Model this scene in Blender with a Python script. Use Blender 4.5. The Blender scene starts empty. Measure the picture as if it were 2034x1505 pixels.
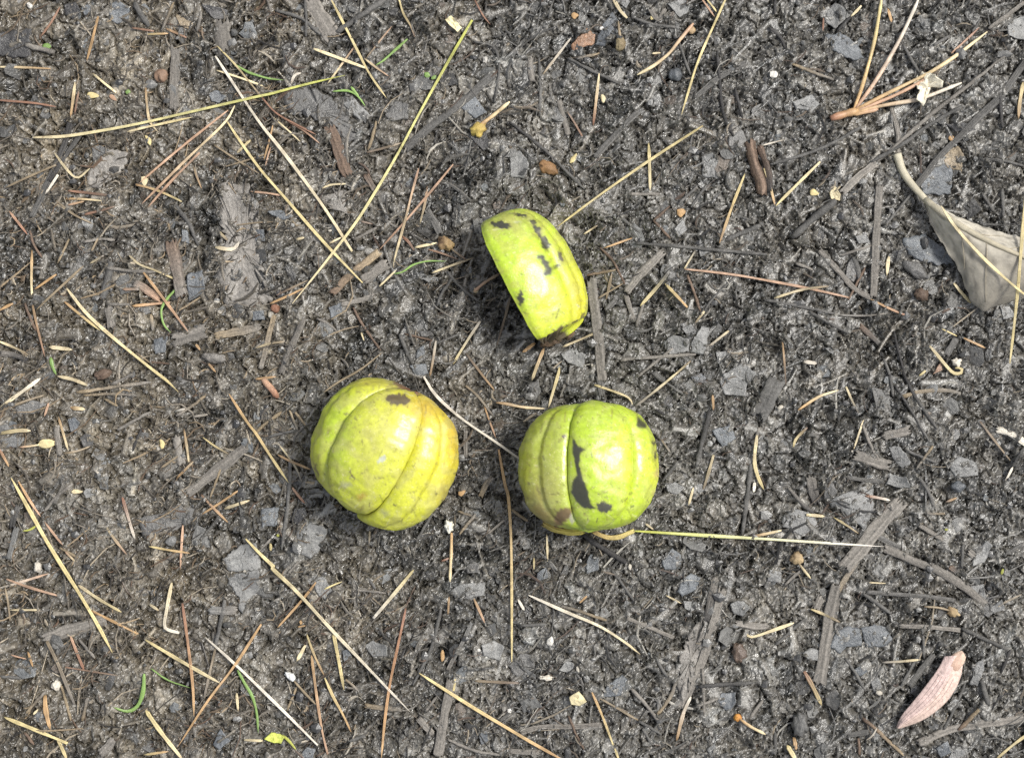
import bpy, bmesh, math, random
import numpy as np
from mathutils import Vector

# ---------------------------------------------------------------- camera, sky, sun, exposure
S = 0.28 / 2034.0            # metres of ground per photo pixel (the picture spans 28 cm of mud)
CAMH = 0.50                  # phone held half a metre above the mud
scene = bpy.context.scene
C = scene.collection
cam_d = bpy.data.cameras.new('camera')
cam_d.sensor_width = 36.0
cam_d.lens = 36.0 * CAMH / 0.28
cam_d.clip_start = 0.01
cam_d.clip_end = 200.0
cam = bpy.data.objects.new('camera', cam_d)
cam.location = (0, 0, CAMH)
C.objects.link(cam)
scene.camera = cam

SUN_EL, SUN_AZ = math.radians(56), math.radians(68)      # azimuth clockwise from +Y: the light comes from the right
world = bpy.data.worlds.new('World')
scene.world = world
world.use_nodes = True
wn = world.node_tree.nodes
sky = wn.new('ShaderNodeTexSky')
sky.sky_type = 'NISHITA'
sky.sun_disc = False
sky.sun_elevation = SUN_EL
sky.sun_rotation = SUN_AZ
sky.dust_density = 3.0
sky.air_density = 1.0
sky.ozone_density = 1.0
hs = wn.new('ShaderNodeHueSaturation')          # thin overcast: the blue is washed out of the whole sky
hs.inputs['Saturation'].default_value = 0.42
world.node_tree.links.new(sky.outputs[0], hs.inputs['Color'])
world.node_tree.links.new(hs.outputs[0], wn['Background'].inputs[0])
wn['Background'].inputs[1].default_value = 0.085
sun_d = bpy.data.lights.new('sun', 'SUN')
sun_d.energy = 1.5
sun_d.angle = math.radians(14)
sun_d.color = (1.0, 0.98, 0.92)
sun = bpy.data.objects.new('sun', sun_d)
sdir = Vector((math.sin(SUN_AZ) * math.cos(SUN_EL), math.cos(SUN_AZ) * math.cos(SUN_EL), math.sin(SUN_EL)))
sun.rotation_euler = sdir.to_track_quat('Z', 'Y').to_euler()
sun.location = sdir * 3
C.objects.link(sun)
scene.view_settings.view_transform = 'Standard'
scene.view_settings.look = 'None'
scene.view_settings.exposure = 1.2
scene.view_settings.gamma = 1.0
scene.view_settings.use_curve_mapping = False
scene.cycles.max_bounces = 6

rnd = random.Random(7)
rng = np.random.default_rng(11)

# ---------------------------------------------------------------- survey: photo pixel -> metres on the ground
def at(u, v, z=0.0):
    k = (CAMH - z) / CAMH
    return np.array([(u - 1017.0) * S * k, (752.5 - v) * S * k, z])

# ---------------------------------------------------------------- materials
def mat(name, rough=0.5, spec=0.4, bump=0.2, bscale=1800, bdist=0.0002, mott=0.3, mscale=900, rvar=0.15, stretch=None, coat=0.0, speck=None, sss=0.0):
    m = bpy.data.materials.new(name)
    m.use_nodes = True
    nt = m.node_tree; N = nt.nodes; L = nt.links
    p = N['Principled BSDF']
    a = N.new('ShaderNodeAttribute'); a.attribute_name = 'tint'
    tc = N.new('ShaderNodeTexCoord')
    mp = N.new('ShaderNodeMapping'); L.new(tc.outputs['Object'], mp.inputs[0])
    n1 = N.new('ShaderNodeTexNoise'); n1.inputs['Scale'].default_value = mscale; n1.inputs['Detail'].default_value = 5; n1.inputs['Roughness'].default_value = 0.65
    L.new(mp.outputs[0], n1.inputs['Vector'])
    mr = N.new('ShaderNodeMapRange'); mr.inputs[1].default_value = 0.3; mr.inputs[2].default_value = 0.7
    mr.inputs[3].default_value = 1 - mott; mr.inputs[4].default_value = 1 + mott
    L.new(n1.outputs['Fac'], mr.inputs[0])
    mx = N.new('ShaderNodeMix'); mx.data_type = 'RGBA'; mx.blend_type = 'MULTIPLY'; mx.inputs[0].default_value = 1
    L.new(a.outputs['Color'], mx.inputs[6]); L.new(mr.outputs[0], mx.inputs[7])
    col = mx.outputs[2]
    if speck:                                    # scattered fine specks of another colour
        sc, amt, sc_col = speck
        n3 = N.new('ShaderNodeTexNoise'); n3.inputs['Scale'].default_value = sc; n3.inputs['Detail'].default_value = 2
        L.new(tc.outputs['Object'], n3.inputs['Vector'])
        r3 = N.new('ShaderNodeMapRange'); r3.inputs[1].default_value = 0.60; r3.inputs[2].default_value = 0.72
        r3.inputs[3].default_value = 0; r3.inputs[4].default_value = amt
        L.new(n3.outputs['Fac'], r3.inputs[0])
        m3 = N.new('ShaderNodeMix'); m3.data_type = 'RGBA'
        sp = N.new('ShaderNodeSeparateColor'); L.new(a.outputs['Color'], sp.inputs[0])      # no specks on the dark scars
        mk = N.new('ShaderNodeMapRange'); mk.inputs[1].default_value = 0.15; mk.inputs[2].default_value = 0.32
        L.new(sp.outputs[1], mk.inputs[0])
        mm = N.new('ShaderNodeMath'); mm.operation = 'MULTIPLY'; L.new(mk.outputs[0], mm.inputs[0]); L.new(r3.outputs[0], mm.inputs[1])
        L.new(mm.outputs[0], m3.inputs[0]); L.new(col, m3.inputs[6]); m3.inputs[7].default_value = (*sc_col, 1)
        col = m3.outputs[2]
    L.new(col, p.inputs['Base Color'])
    n2 = N.new('ShaderNodeTexNoise'); n2.inputs['Scale'].default_value = bscale; n2.inputs['Detail'].default_value = 6; n2.inputs['Roughness'].default_value = 0.6
    L.new(tc.outputs['Object'], n2.inputs['Vector'])
    b = N.new('ShaderNodeBump'); b.inputs['Strength'].default_value = bump; b.inputs['Distance'].default_value = bdist
    L.new(n2.outputs['Fac'], b.inputs['Height']); L.new(b.outputs[0], p.inputs['Normal']); L.new(b.outputs[0], p.inputs['Coat Normal'])
    rr = N.new('ShaderNodeMapRange'); rr.inputs[1].default_value = 0.3; rr.inputs[2].default_value = 0.7
    rr.inputs[3].default_value = max(0.08, rough - rvar); rr.inputs[4].default_value = rough + rvar
    n4 = N.new('ShaderNodeTexNoise'); n4.inputs['Scale'].default_value = mscale * 0.22; n4.inputs['Detail'].default_value = 3
    L.new(tc.outputs['Object'], n4.inputs['Vector']); L.new(n4.outputs['Fac'], rr.inputs[0]); L.new(rr.outputs[0], p.inputs['Roughness'])
    p.inputs['Specular IOR Level'].default_value = spec
    p.inputs['Coat Weight'].default_value = coat
    p.inputs['Coat Roughness'].default_value = 0.25
    if sss:
        p.inputs['Subsurface Weight'].default_value = sss
        p.inputs['Subsurface Radius'].default_value = (1.0, 0.8, 0.2)
        p.inputs['Subsurface Scale'].default_value = 0.0015
    return m

M_SOIL = mat('wet_soil', rough=0.31, spec=1.0, bump=0.40, bscale=2200, bdist=0.0005, mott=0.35, mscale=1500, rvar=0.17)
M_LIT = mat('damp_litter', rough=0.42, spec=0.6, bump=0.5, bscale=3000, mott=0.35, mscale=1600)
M_FLAKE = mat('wet_leaf_scrap', rough=0.38, spec=0.7, bump=0.8, bscale=1300, bdist=0.0005, mott=0.30, mscale=700, rvar=0.16)
M_NEED = mat('dry_needle', rough=0.48, spec=0.4, bump=0.3, bscale=2500, mott=0.22, mscale=500, speck=(1400, 0.5, (0.16, 0.09, 0.04)))
M_WOOD = mat('weathered_wood_strip', rough=0.6, spec=0.3, bump=0.9, bscale=2200, bdist=0.0003, mott=0.35, mscale=1300)
M_HUSK = mat('green_husk_skin', rough=0.40, spec=0.5, bump=0.42, bscale=1300, bdist=0.00022, mott=0.14, mscale=900, rvar=0.10, coat=0.5, speck=(1900, 0.50, (0.60, 0.57, 0.26)), sss=0.05)
M_INNER = mat('husk_inside', rough=0.7, spec=0.2, bump=0.8, bscale=900, bdist=0.0005, mott=0.4, mscale=500)
M_LEAF = mat('dry_leaf', rough=0.6, spec=0.3, bump=0.5, bscale=1200, bdist=0.0003, mott=0.2, mscale=300)
M_GRASS = mat('fresh_green', rough=0.45, spec=0.4, bump=0.2, mott=0.15, sss=0.1)
M_PALE = mat('pale_husk', rough=0.6, spec=0.3, bump=0.6, bscale=1200, bdist=0.0004, mott=0.2, mscale=600)

PAL = {'y': (.62, .51, .25), 'c': (.68, .57, .35), 'w': (.66, .60, .50), 'o': (.46, .29, .14), 'r': (.27, .135, .085),
       'p': (.46, .29, .19), 't': (.25, .195, .125), 'l': (.44, .45, .10), 'g': (.20, .31, .09), 'b': (.13, .09, .065),
       'k': (.045, .042, .04), 's': (.105, .10, .092), 'd': (.185, .168, .146), 'u': (.105, .112, .118), 'v': (.165, .162, .153)}
CNAME = {'y': 'straw yellow', 'c': 'cream', 'w': 'bleached white', 'o': 'orange', 'r': 'reddish brown', 'p': 'pinkish tan', 't': 'dull tan',
         'l': 'yellow green', 'g': 'bright green', 'b': 'dark brown', 'k': 'blackish', 's': 'dark grey', 'd': 'grey brown', 'u': 'blue grey', 'v': 'pale grey'}

# ---------------------------------------------------------------- mesh helpers
def set_tint(me, cols):
    at_ = me.color_attributes.new('tint', 'FLOAT_COLOR', 'POINT')
    cols = np.asarray(cols, dtype=np.float32)
    if cols.shape[1] == 3:
        cols = np.concatenate([cols, np.ones((len(cols), 1), np.float32)], 1)
    at_.data.foreach_set('color', cols.ravel())

def fast_mesh(name, V, F, cols, m, smooth=True):
    """V (n,3); F (k, 3 or 4) index array"""
    me = bpy.data.meshes.new(name)
    V = np.asarray(V, np.float32); F = np.asarray(F, np.int32)
    k, q = F.shape
    me.vertices.add(len(V)); me.vertices.foreach_set('co', V.ravel())
    me.loops.add(k * q); me.loops.foreach_set('vertex_index', F.ravel())
    me.polygons.add(k); me.polygons.foreach_set('loop_start', np.arange(0, k * q, q, dtype=np.int32))
    me.polygons.foreach_set('loop_total', np.full(k, q, np.int32))
    me.polygons.foreach_set('use_smooth', np.full(k, smooth, bool))
    me.update(calc_edges=True)
    set_tint(me, cols)
    me.materials.append(m)
    return me

def build(name, V, F, cols, m, parent=None, smooth=True, origin=None):
    """one mesh object; its origin sits at the base of the thing (or at the parent's origin)"""
    V = np.asarray(V, float)
    if parent is not None:
        o0 = np.array(parent['_o']) if '_o' in parent else np.zeros(3)
    else:
        o0 = np.array([*V[:, :2].mean(0), V[:, 2].min()]) if origin is None else np.asarray(origin, float)
    me = bpy.data.meshes.new(name)
    me.from_pydata((V - o0).tolist(), [], F)
    for p in me.polygons: p.use_smooth = smooth
    set_tint(me, cols)
    me.materials.append(m)
    ob = bpy.data.objects.new(name, me)
    C.objects.link(ob)
    if parent is not None:
        ob.parent = parent
    else:
        ob.location = o0
    ob['_o'] = [float(x) for x in o0]
    return ob

def empty(name, loc):
    o = bpy.data.objects.new(name, None)
    o.empty_display_size = 0.01
    o.location = loc
    o['_o'] = [float(x) for x in loc]
    C.objects.link(o)
    return o

def tag(o, label, cat, group=None):
    o['label'] = label; o['category'] = cat
    if group: o['group'] = group
    return o

# ---------------------------------------------------------------- noise
def _h(ix, iy, seed):
    h = (ix.astype(np.int64) * 374761393 + iy.astype(np.int64) * 668265263 + seed * 1442695041) & 0xFFFFFFFF
    h = ((h ^ (h >> 13)) * 1274126177) & 0xFFFFFFFF
    h = ((h ^ (h >> 16)) * 2246822519) & 0xFFFFFFFF
    return ((h ^ (h >> 13)) & 0xFFFFFF).astype(np.float32) / 16777215.0

def perlin(x, y, seed=0):
    ix = np.floor(x); iy = np.floor(y)
    fx = (x - ix).astype(np.float32); fy = (y - iy).astype(np.float32)
    ux = fx * fx * fx * (fx * (fx * 6 - 15) + 10); uy = fy * fy * fy * (fy * (fy * 6 - 15) + 10)
    def g(dx, dy):
        a = _h(ix + dx, iy + dy, seed) * 6.2831853
        return np.cos(a) * (fx - dx) + np.sin(a) * (fy - dy)
    a = g(0, 0); b = g(1, 0); c = g(0, 1); d = g(1, 1)
    return (a + (b - a) * ux + (c - a) * uy + (a - b - c + d) * ux * uy) * 1.4

def worley(x, y, seed=0, jit=0.9):
    ix = np.floor(x); iy = np.floor(y)
    f1 = np.full(x.shape, 9, np.float32); f2 = f1.copy(); cid = np.zeros(x.shape, np.float32)
    for dx in (-1, 0, 1):
        for dy in (-1, 0, 1):
            px = ix + dx; py = iy + dy
            cx = px + 0.5 + (_h(px, py, seed) - 0.5) * jit
            cy = py + 0.5 + (_h(px, py, seed + 51) - 0.5) * jit
            d = np.sqrt((x - cx) ** 2 + (y - cy) ** 2).astype(np.float32)
            nearer = d < f1
            f2 = np.where(nearer, f1, np.minimum(f2, d))
            cid = np.where(nearer, _h(px, py, seed + 99), cid)
            f1 = np.where(nearer, d, f1)
    return f1, f2, cid

# ---------------------------------------------------------------- the ground: one sheet of mud
DX = 0.00034
GX, GY = 0.172, 0.134
fx = np.arange(-GX, GX + DX / 2, DX); fy = np.arange(-GY, GY + DX / 2, DX)
def stretch(a):
    out = []; s = DX * 2; p = a[-1]
    while p < 6.0:
        p += s; s *= 1.36; out.append(p)
    out = np.array(out)
    lo = a[0] - (out - a[-1])
    return np.concatenate([lo[::-1], a, out]), len(out)
xs, nox = stretch(fx); ys, noy = stretch(fy)
X, Y = np.meshgrid(xs, ys)
mmx, mmy = X * 1000, Y * 1000
dout = np.maximum(np.maximum(np.abs(X) - GX, np.abs(Y) - GY), 0)
fade = np.exp(-dout / 0.02).astype(np.float32)

wx = perlin(mmx / 5, mmy / 5, 3); wy = perlin(mmx / 5, mmy / 5, 4)
wx2 = perlin(mmx / 1.6, mmy / 1.6, 5); wy2 = perlin(mmx / 1.6, mmy / 1.6, 6)
big = 1.5 * perlin(mmx / 38, mmy / 38, 1) + 0.9 * perlin(mmx / 14, mmy / 14, 2)
mid = 0.7 * perlin(mmx / 5.5 + wx * .4, mmy / 5.5 + wy * .4, 8)
qx = mmx + 1.6 * wx + 0.6 * wx2; qy = mmy + 1.6 * wy + 0.6 * wy2
a1, a2, aid = worley(qx / 5.2, qy / 5.2, 21)
edge = np.clip((a2 - a1) / 0.16, 0, 1)
def smear(mx, my): return np.clip(perlin(mx / 20, my / 20, 31) * 2.0 + perlin(mx / 7.5, my / 7.5, 32) * 1.3 + 0.72, 0, 1)
pm = smear(mmx, mmy)            # where smooth mud plates lie
plates = pm * (0.9 * (aid - 0.4) - 1.3 * (1 - edge) ** 2)
b1, b2, bid = worley((mmx + .5 * wx2) / 1.75, (mmy + .5 * wy2) / 1.75, 41)
crumb = 0.62 * (1 - 0.72 * pm) * (0.75 * (bid - .35) + 0.55 * (1 - np.clip(b1, 0, 1) ** 2) - 0.35)
c1, c2, cid_ = worley((mmx + .3 * wx2) / 0.85, (mmy + .3 * wy2) / 0.85, 43)
fine = 0.24 * (1 - c1 ** 2) * (0.10 + 0.90 * (1 - pm)) + 0.15 * perlin(mmx / .7, mmy / .7, 9) * (1 - .8 * pm)
rid = 1 - np.abs(perlin((mmx + mmy * .5 + 2 * wx) / 2.4, (mmy - mmx * .5 + 2 * wy) / 6.0, 12)) * 2
rid2 = 1 - np.abs(perlin((mmx - mmy * .8 + 2 * wy) / 2.0, (mmy + mmx * .8 + 2 * wx) / 6.5, 14)) * 2
pits = np.clip(perlin(mmx / 3.2 + wx, mmy / 3.2 + wy, 17) - 0.34, 0, 1)
h1, h2, hid = worley((mmx + .4 * wx2) / 1.25, (mmy + .4 * wy2) / 1.25, 47)
holes = np.where(hid < .03, 2.4 * np.clip(1 - h1 / .46, 0, 1) ** .6, 0)
d1, d2, did = worley((mmx + 2.2 * wx + .7 * wx2) / 7.5, (mmy + 2.2 * wy + .7 * wy2) / 7.5, 25)
e1, e2, eid = worley((mmx + 1.2 * wx + .6 * wx2) / 3.4, (mmy + 1.2 * wy + .6 * wy2) / 3.4, 27)
def combed(idn, sa, sb, seed):
    """smeared mud: each patch is combed in a direction of its own"""
    th = np.where(idn < .45, .72 + (idn - .22) * 2.0, idn * 7.0)
    u_ = mmx * np.cos(th) + mmy * np.sin(th); v_ = -mmx * np.sin(th) + mmy * np.cos(th)
    return perlin(u_ / sa + idn * 40, v_ / sb + .25 * wx2, seed)
comb = combed(did, 4.5, .95, 33) + .75 * combed(eid, 2.6, .62, 35)
def terrace(n, s):
    q = n * s; f = np.floor(q); r_ = q - f
    return (f + np.clip(r_ / .16, 0, 1) ** 1.5) / s
t1 = terrace(perlin(mmx / 9 + .35 * wx, mmy / 9 + .35 * wy, 36) + .5 * perlin(mmx / 3.4 + .3 * wx2, mmy / 3.4 + .3 * wy2, 37), 4.0)
t2 = terrace(perlin((mmx + mmy * .4) / 3.6 + .3 * wx2, (mmy - mmx * .3) / 3.0 + .3 * wy2, 38) + .35 * perlin(mmx / 1.3, mmy / 1.3, 39), 3.0)
def crack(n, w_): return np.clip(1 - np.abs(n) / w_, 0, 1) ** 1.4
crk = crack(perlin(mmx / 5.5 + .5 * wx + .25 * wx2, mmy / 5.5 + .5 * wy + .25 * wy2, 52), .055) * np.clip(perlin(mmx / 9, mmy / 9, 53) * 2.5 + .4, 0, 1) \
    + .8 * crack(perlin((mmx - mmy * .5) / 2.2 + .5 * wx2, (mmy + mmx * .5) / 3.6 + .5 * wy2, 54), .09) * np.clip(perlin(mmx / 6, mmy / 6, 55) * 2.5 + .3, 0, 1) * (1 - .5 * pm)
flaky = 1.5 * t1 + .75 * t2 * (1.15 - 1.0 * pm) + .72 * comb * (1.1 - .98 * pm) + .45 * (eid - .5) * (1 - .6 * pm) - .55 * np.clip(1 - (e2 - e1) / .14, 0, 1) ** 2 * (1 - .5 * pm)
Hm = big + fade * (flaky - holes * (1.15 - .6 * pm) + mid + plates + crumb + fine + 0.22 * rid + 0.22 * rid2 - 3.0 * pits - 1.5 * crk)
tone = 0.30 + 0.22 * (did - .5) + 0.26 * (eid - .5) + 0.26 * comb * (1 - .75 * pm) + 0.22 * perlin(mmx / 30, mmy / 30, 65) + 0.30 * (aid - .5) * (0.3 + pm) + (0.16 * (bid - .5) + 0.16 * (cid_ - .5)) * (1 - .7 * pm) + 0.12 * pm + 0.25 * perlin(mmx / 1.1, mmy / 1.1, 19) * (1 - .7 * pm)
# hollows and lumps that the photograph shows, plus dips added under the husks to deepen contact shade (pixel, radius in px, depth in mm)
for (u, v, r, d) in [(770, 905, 125, 1.6), (1172, 932, 120, 1.6), (1085, 560, 95, 1.0), (1975, 905, 42, 4.5), (1690, 835, 22, 3), (1640, 820, 16, 2.5), (1950, 815, 25, 2.5), (1760, 930, 22, 2.5), (1470, 1275, 26, 4), (1640, 1420, 26, 3.0),
                     (1575, 1440, 18, 3), (1470, 680, 26, 2.5), (1850, 480, 40, 3), (1910, 590, 30, 2), (1640, 490, 18, 2), (1020, 600, 34, 2.0), (520, 320, 30, 1.2),
                     (60, 250, 18, 2.5), (740, 520, 12, 2), (1190, 1320, 28, 2), (560, 1290, 20, 2), (400, 970, 16, 2.5), (180, 470, 20, 1), (1540, 690, 20, 2.2), (1160, 1110, 14, 2)]:
    c = at(u, v)
    rr = np.hypot(X - c[0] + .0012 * wx, Y - c[1] + .0012 * wy) / (r * S)
    Hm = Hm - d * np.exp(-rr ** 2 * 1.3)
# litter pressed into the mud: straps and fibres raised out of the surface
i0, j0 = nox, noy
leftness = np.clip((-X + 0.02) / 0.12, 0, 1)
browns = np.zeros(X.shape, np.float32)
for k in range(5200):
    x = rng.uniform(-GX + .012, GX - .012); y = rng.uniform(-GY + .012, GY - .012)
    ln = rng.gamma(2.0, 2.1) * 1e-3 + .0015; wd = rng.choice([.25, .35, .5, .8, 1.3], p=[.28, .32, .22, .12, .06]) * 1e-3
    an = rng.uniform(0, math.pi) if rng.random() < .6 else rng.normal(0.75, .35)
    ln = min(ln, .018)
    if rng.random() < .8 * float(smear(np.array([x * 1000]), np.array([y * 1000]))[0]): continue
    ca, sa = math.cos(an), math.sin(an)
    hx = abs(ca) * ln / 2 + wd * 1.5 + DX; hy = abs(sa) * ln / 2 + wd * 1.5 + DX
    ia = i0 + int((x - hx + GX) / DX); ib = i0 + int((x + hx + GX) / DX) + 2
    ja = j0 + int((y - hy + GY) / DX); jb = j0 + int((y + hy + GY) / DX) + 2
    dx_ = X[ja:jb, ia:ib] - x; dy_ = Y[ja:jb, ia:ib] - y
    t = dx_ * ca + dy_ * sa; n = -dx_ * sa + dy_ * ca + rng.normal(0, 14) * t * t
    msk = np.clip(1.6 - np.maximum(np.abs(n) / wd, (np.abs(t) - ln / 2 + wd) / wd), 0, 1)
    base = Hm[ja:jb, ia:ib]
    lift = base.mean() + rng.uniform(.05, .5)
    Hm[ja:jb, ia:ib] = base + msk * (np.maximum(lift, base * .5 + lift * .5) - base + .12)
    tt = np.clip(rng.normal(.40, .24), .02, 1.1)
    tone[ja:jb, ia:ib] = tone[ja:jb, ia:ib] * (1 - msk * .85) + tt * msk * .85
    browns[ja:jb, ia:ib] = browns[ja:jb, ia:ib] * (1 - msk) + msk * rng.uniform(-.5, 1)
Hm -= 1.2
Z = (Hm * 1e-3).astype(np.float32)
tone = np.clip(tone, 0, 1.1)[..., None]
dark = np.array([.026, .0255, .0225]); midc = np.array([.118, .109, .093]); light = np.array([.290, .275, .243])
col = np.where(tone < .5, dark + (midc - dark) * tone * 2, midc + (light - midc) * (tone - .5) * 2)
bf = np.clip(.35 * browns + .55 * leftness + .5 * perlin(mmx / 26, mmy / 26, 61) - .1, 0, 1)[..., None]
col = col * (1 + bf * np.array([.17, .02, -.22]))
bl = np.clip(perlin(mmx / 6 + wx, mmy / 6 + wy, 63) * 1.6 - .35, 0, 1)[..., None] * pm[..., None]
col = col * (1 + bl * np.array([-.02, .05, .14]))
ny_, nx_ = X.shape
idx = np.arange(nx_ * ny_).reshape(ny_, nx_)
quads = np.stack([idx[:-1, :-1], idx[:-1, 1:], idx[1:, 1:], idx[1:, :-1]], -1).reshape(-1, 4)
gme = fast_mesh('ground', np.stack([X, Y, Z], -1).reshape(-1, 3), quads, col.reshape(-1, 3), M_SOIL, smooth=False)
ground = bpy.data.objects.new('ground', gme)
C.objects.link(ground)
ground['kind'] = 'structure'
ground['label'] = 'dark wet mud matted with shredded leaf litter'

ZF = Z[j0:j0 + len(fy), i0:i0 + len(fx)]
def hgt(x, y):
    """ground height, bilinear"""
    a = np.clip((np.asarray(x) + GX) / DX, 0, len(fx) - 1.001); b = np.clip((np.asarray(y) + GY) / DX, 0, len(fy) - 1.001)
    i = a.astype(int); j = b.astype(int); p = a - i; q = b - j
    return ZF[j, i] * (1 - p) * (1 - q) + ZF[j, i + 1] * p * (1 - q) + ZF[j + 1, i] * (1 - p) * q + ZF[j + 1, i + 1] * p * q
# upper envelope of the relief: what a stiff thing lying on the mud rests on
BK = 4
nyb, nxb = ZF.shape[0] // BK, ZF.shape[1] // BK
EV = ZF[:nyb * BK, :nxb * BK].reshape(nyb, BK, nxb, BK)
EV = 0.5 * EV.max((1, 3)) + 0.5 * EV.mean((1, 3))
for _ in range(2):
    P = np.pad(EV, 1, mode='edge')
    EV = sum(P[1 + a:1 + a + nyb, 1 + b:1 + b + nxb] * w for a, b, w in [(0, 0, .36), (1, 0, .16), (-1, 0, .16), (0, 1, .16), (0, -1, .16)])
def env(x, y):
    d = DX * BK
    a = np.clip((np.asarray(x) + GX) / d - .5, 0, nxb - 1.001); b = np.clip((np.asarray(y) + GY) / d - .5, 0, nyb - 1.001)
    i = a.astype(int); j = b.astype(int); p = a - i; q = b - j
    return EV[j, i] * (1 - p) * (1 - q) + EV[j, i + 1] * p * (1 - q) + EV[j + 1, i] * (1 - p) * q + EV[j + 1, i + 1] * p * q

# ---------------------------------------------------------------- shape builders
ZK = 2007.0 / 520.0
TILE = {}
for r_, v0 in enumerate((0, 370, 740, 1115)):
    for c_, u0 in enumerate((0, 500, 1010, 1514)):
        TILE['ABCDEFGHIJKLMNOP'[r_ * 4 + c_]] = (u0, v0)
def px(tok):
    """survey note 'A255,1055' (sheet, x, y) -> photo pixel"""
    u0, v0 = TILE[tok[0]]
    x, y = tok[1:].split(',')
    return (u0 + float(x) / ZK, v0 + float(y) / ZK)

def smooth_path(P, n):
    P = np.asarray(P, float)
    if len(P) > 2:
        for _ in range(2):
            Q = [P[0]]
            for a, b in zip(P[:-1], P[1:]):
                Q += [a * .78 + b * .22, a * .22 + b * .78]
            Q.append(P[-1]); P = np.array(Q)
    d = np.concatenate([[0], np.cumsum(np.linalg.norm(np.diff(P, axis=0), axis=1))])
    t = np.linspace(0, d[-1], n)
    return np.stack([np.interp(t, d, P[:, i]) for i in range(P.shape[1])], 1), d[-1]

def ground_path(pts, lift, n, stiff=6):
    """photo pixels -> a path lying on the relief"""
    P, ln = smooth_path(pts, n)
    W = np.array([at(u, v, 0) for u, v in P])
    z = env(W[:, 0], W[:, 1])
    k = max(1, int(min(stiff, n // 3)))
    for _ in range(k):
        zz = np.concatenate([[z[0]], z, [z[-1]]])
        z = np.maximum(.25 * zz[:-2] + .5 * zz[1:-1] + .25 * zz[2:], z - 0.0003)
    W = np.array([at(u, v, zz + lift) for (u, v), zz in zip(P, z)])
    return W, ln * S

def lerpcol(c0, c1, t):
    return np.array(c0)[None] * (1 - t[:, None]) + np.array(c1)[None] * t[:, None]

def tube_mesh(W, rad, cols, sides=7, flat=0.8, groove=False):
    """W (n,3) centre line, rad (n,), cols (n,3) -> V,F,colours (closed)"""
    n = len(W)
    T = np.gradient(W, axis=0); T /= np.linalg.norm(T, axis=1)[:, None] + 1e-12
    up = np.array([0, 0, 1.0])
    Sd = np.cross(T, up); Sd /= np.linalg.norm(Sd, axis=1)[:, None] + 1e-9
    U = np.cross(Sd, T)
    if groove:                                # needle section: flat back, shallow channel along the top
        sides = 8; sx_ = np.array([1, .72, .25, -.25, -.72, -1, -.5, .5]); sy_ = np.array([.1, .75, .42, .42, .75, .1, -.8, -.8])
    else:
        an = np.arange(sides) / sides * 2 * math.pi; sx_ = np.cos(an); sy_ = np.sin(an)
    V = (W[:, None] + rad[:, None, None] * (sx_[None, :, None] * Sd[:, None] + flat * sy_[None, :, None] * U[:, None])).reshape(-1, 3)
    F = []
    for i in range(n - 1):
        for j in range(sides):
            a = i * sides + j; b = i * sides + (j + 1) % sides
            F.append((a, a + sides, b + sides, b))
    F.append(tuple(range(sides))); F.append(tuple(reversed(range((n - 1) * sides, n * sides))))
    cc = np.repeat(cols, sides, 0)
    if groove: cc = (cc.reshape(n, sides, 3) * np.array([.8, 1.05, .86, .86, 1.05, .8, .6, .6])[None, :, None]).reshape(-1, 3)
    return V, F, cc

def jitter_cols(cols, amt, r):
    n = len(cols)
    k = np.array([1 + r.uniform(-amt, amt) for _ in range(n)])
    k = np.convolve(np.pad(k, 1, mode='edge'), [.25, .5, .25], 'valid')
    return cols * k[:, None]

def needle_geo(pts, w, c0, c1, lift=.0002, tip=(.55, .35), r=rnd, flat=.75, sides=7, prof=None, mott=.22, groove=False):
    d = 0
    for a, b in zip(pts[:-1], pts[1:]): d += math.dist(a, b)
    n = int(np.clip(d / 7, 7, 70))
    rad0 = max(w / ZK * S * .5, .00022)
    W, ln = ground_path(pts, lift + rad0 * .55, n)
    t = np.linspace(0, 1, n)
    rad = rad0 * (1 + .10 * np.sin(t * r.uniform(8, 20) + r.uniform(0, 6)))
    e = np.clip(np.minimum(t / .06, (1 - t) / .10), 0, 1)
    k = np.where(t < .5, tip[0], tip[1])
    rad *= k + (1 - k) * e
    if prof is not None: rad *= np.interp(t, *prof)
    cols = jitter_cols(lerpcol(c0, c1, np.clip(t * 1.15 - .07, 0, 1) ** 1.0), mott, r)
    return tube_mesh(W, rad, cols, sides, flat, groove)

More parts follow.
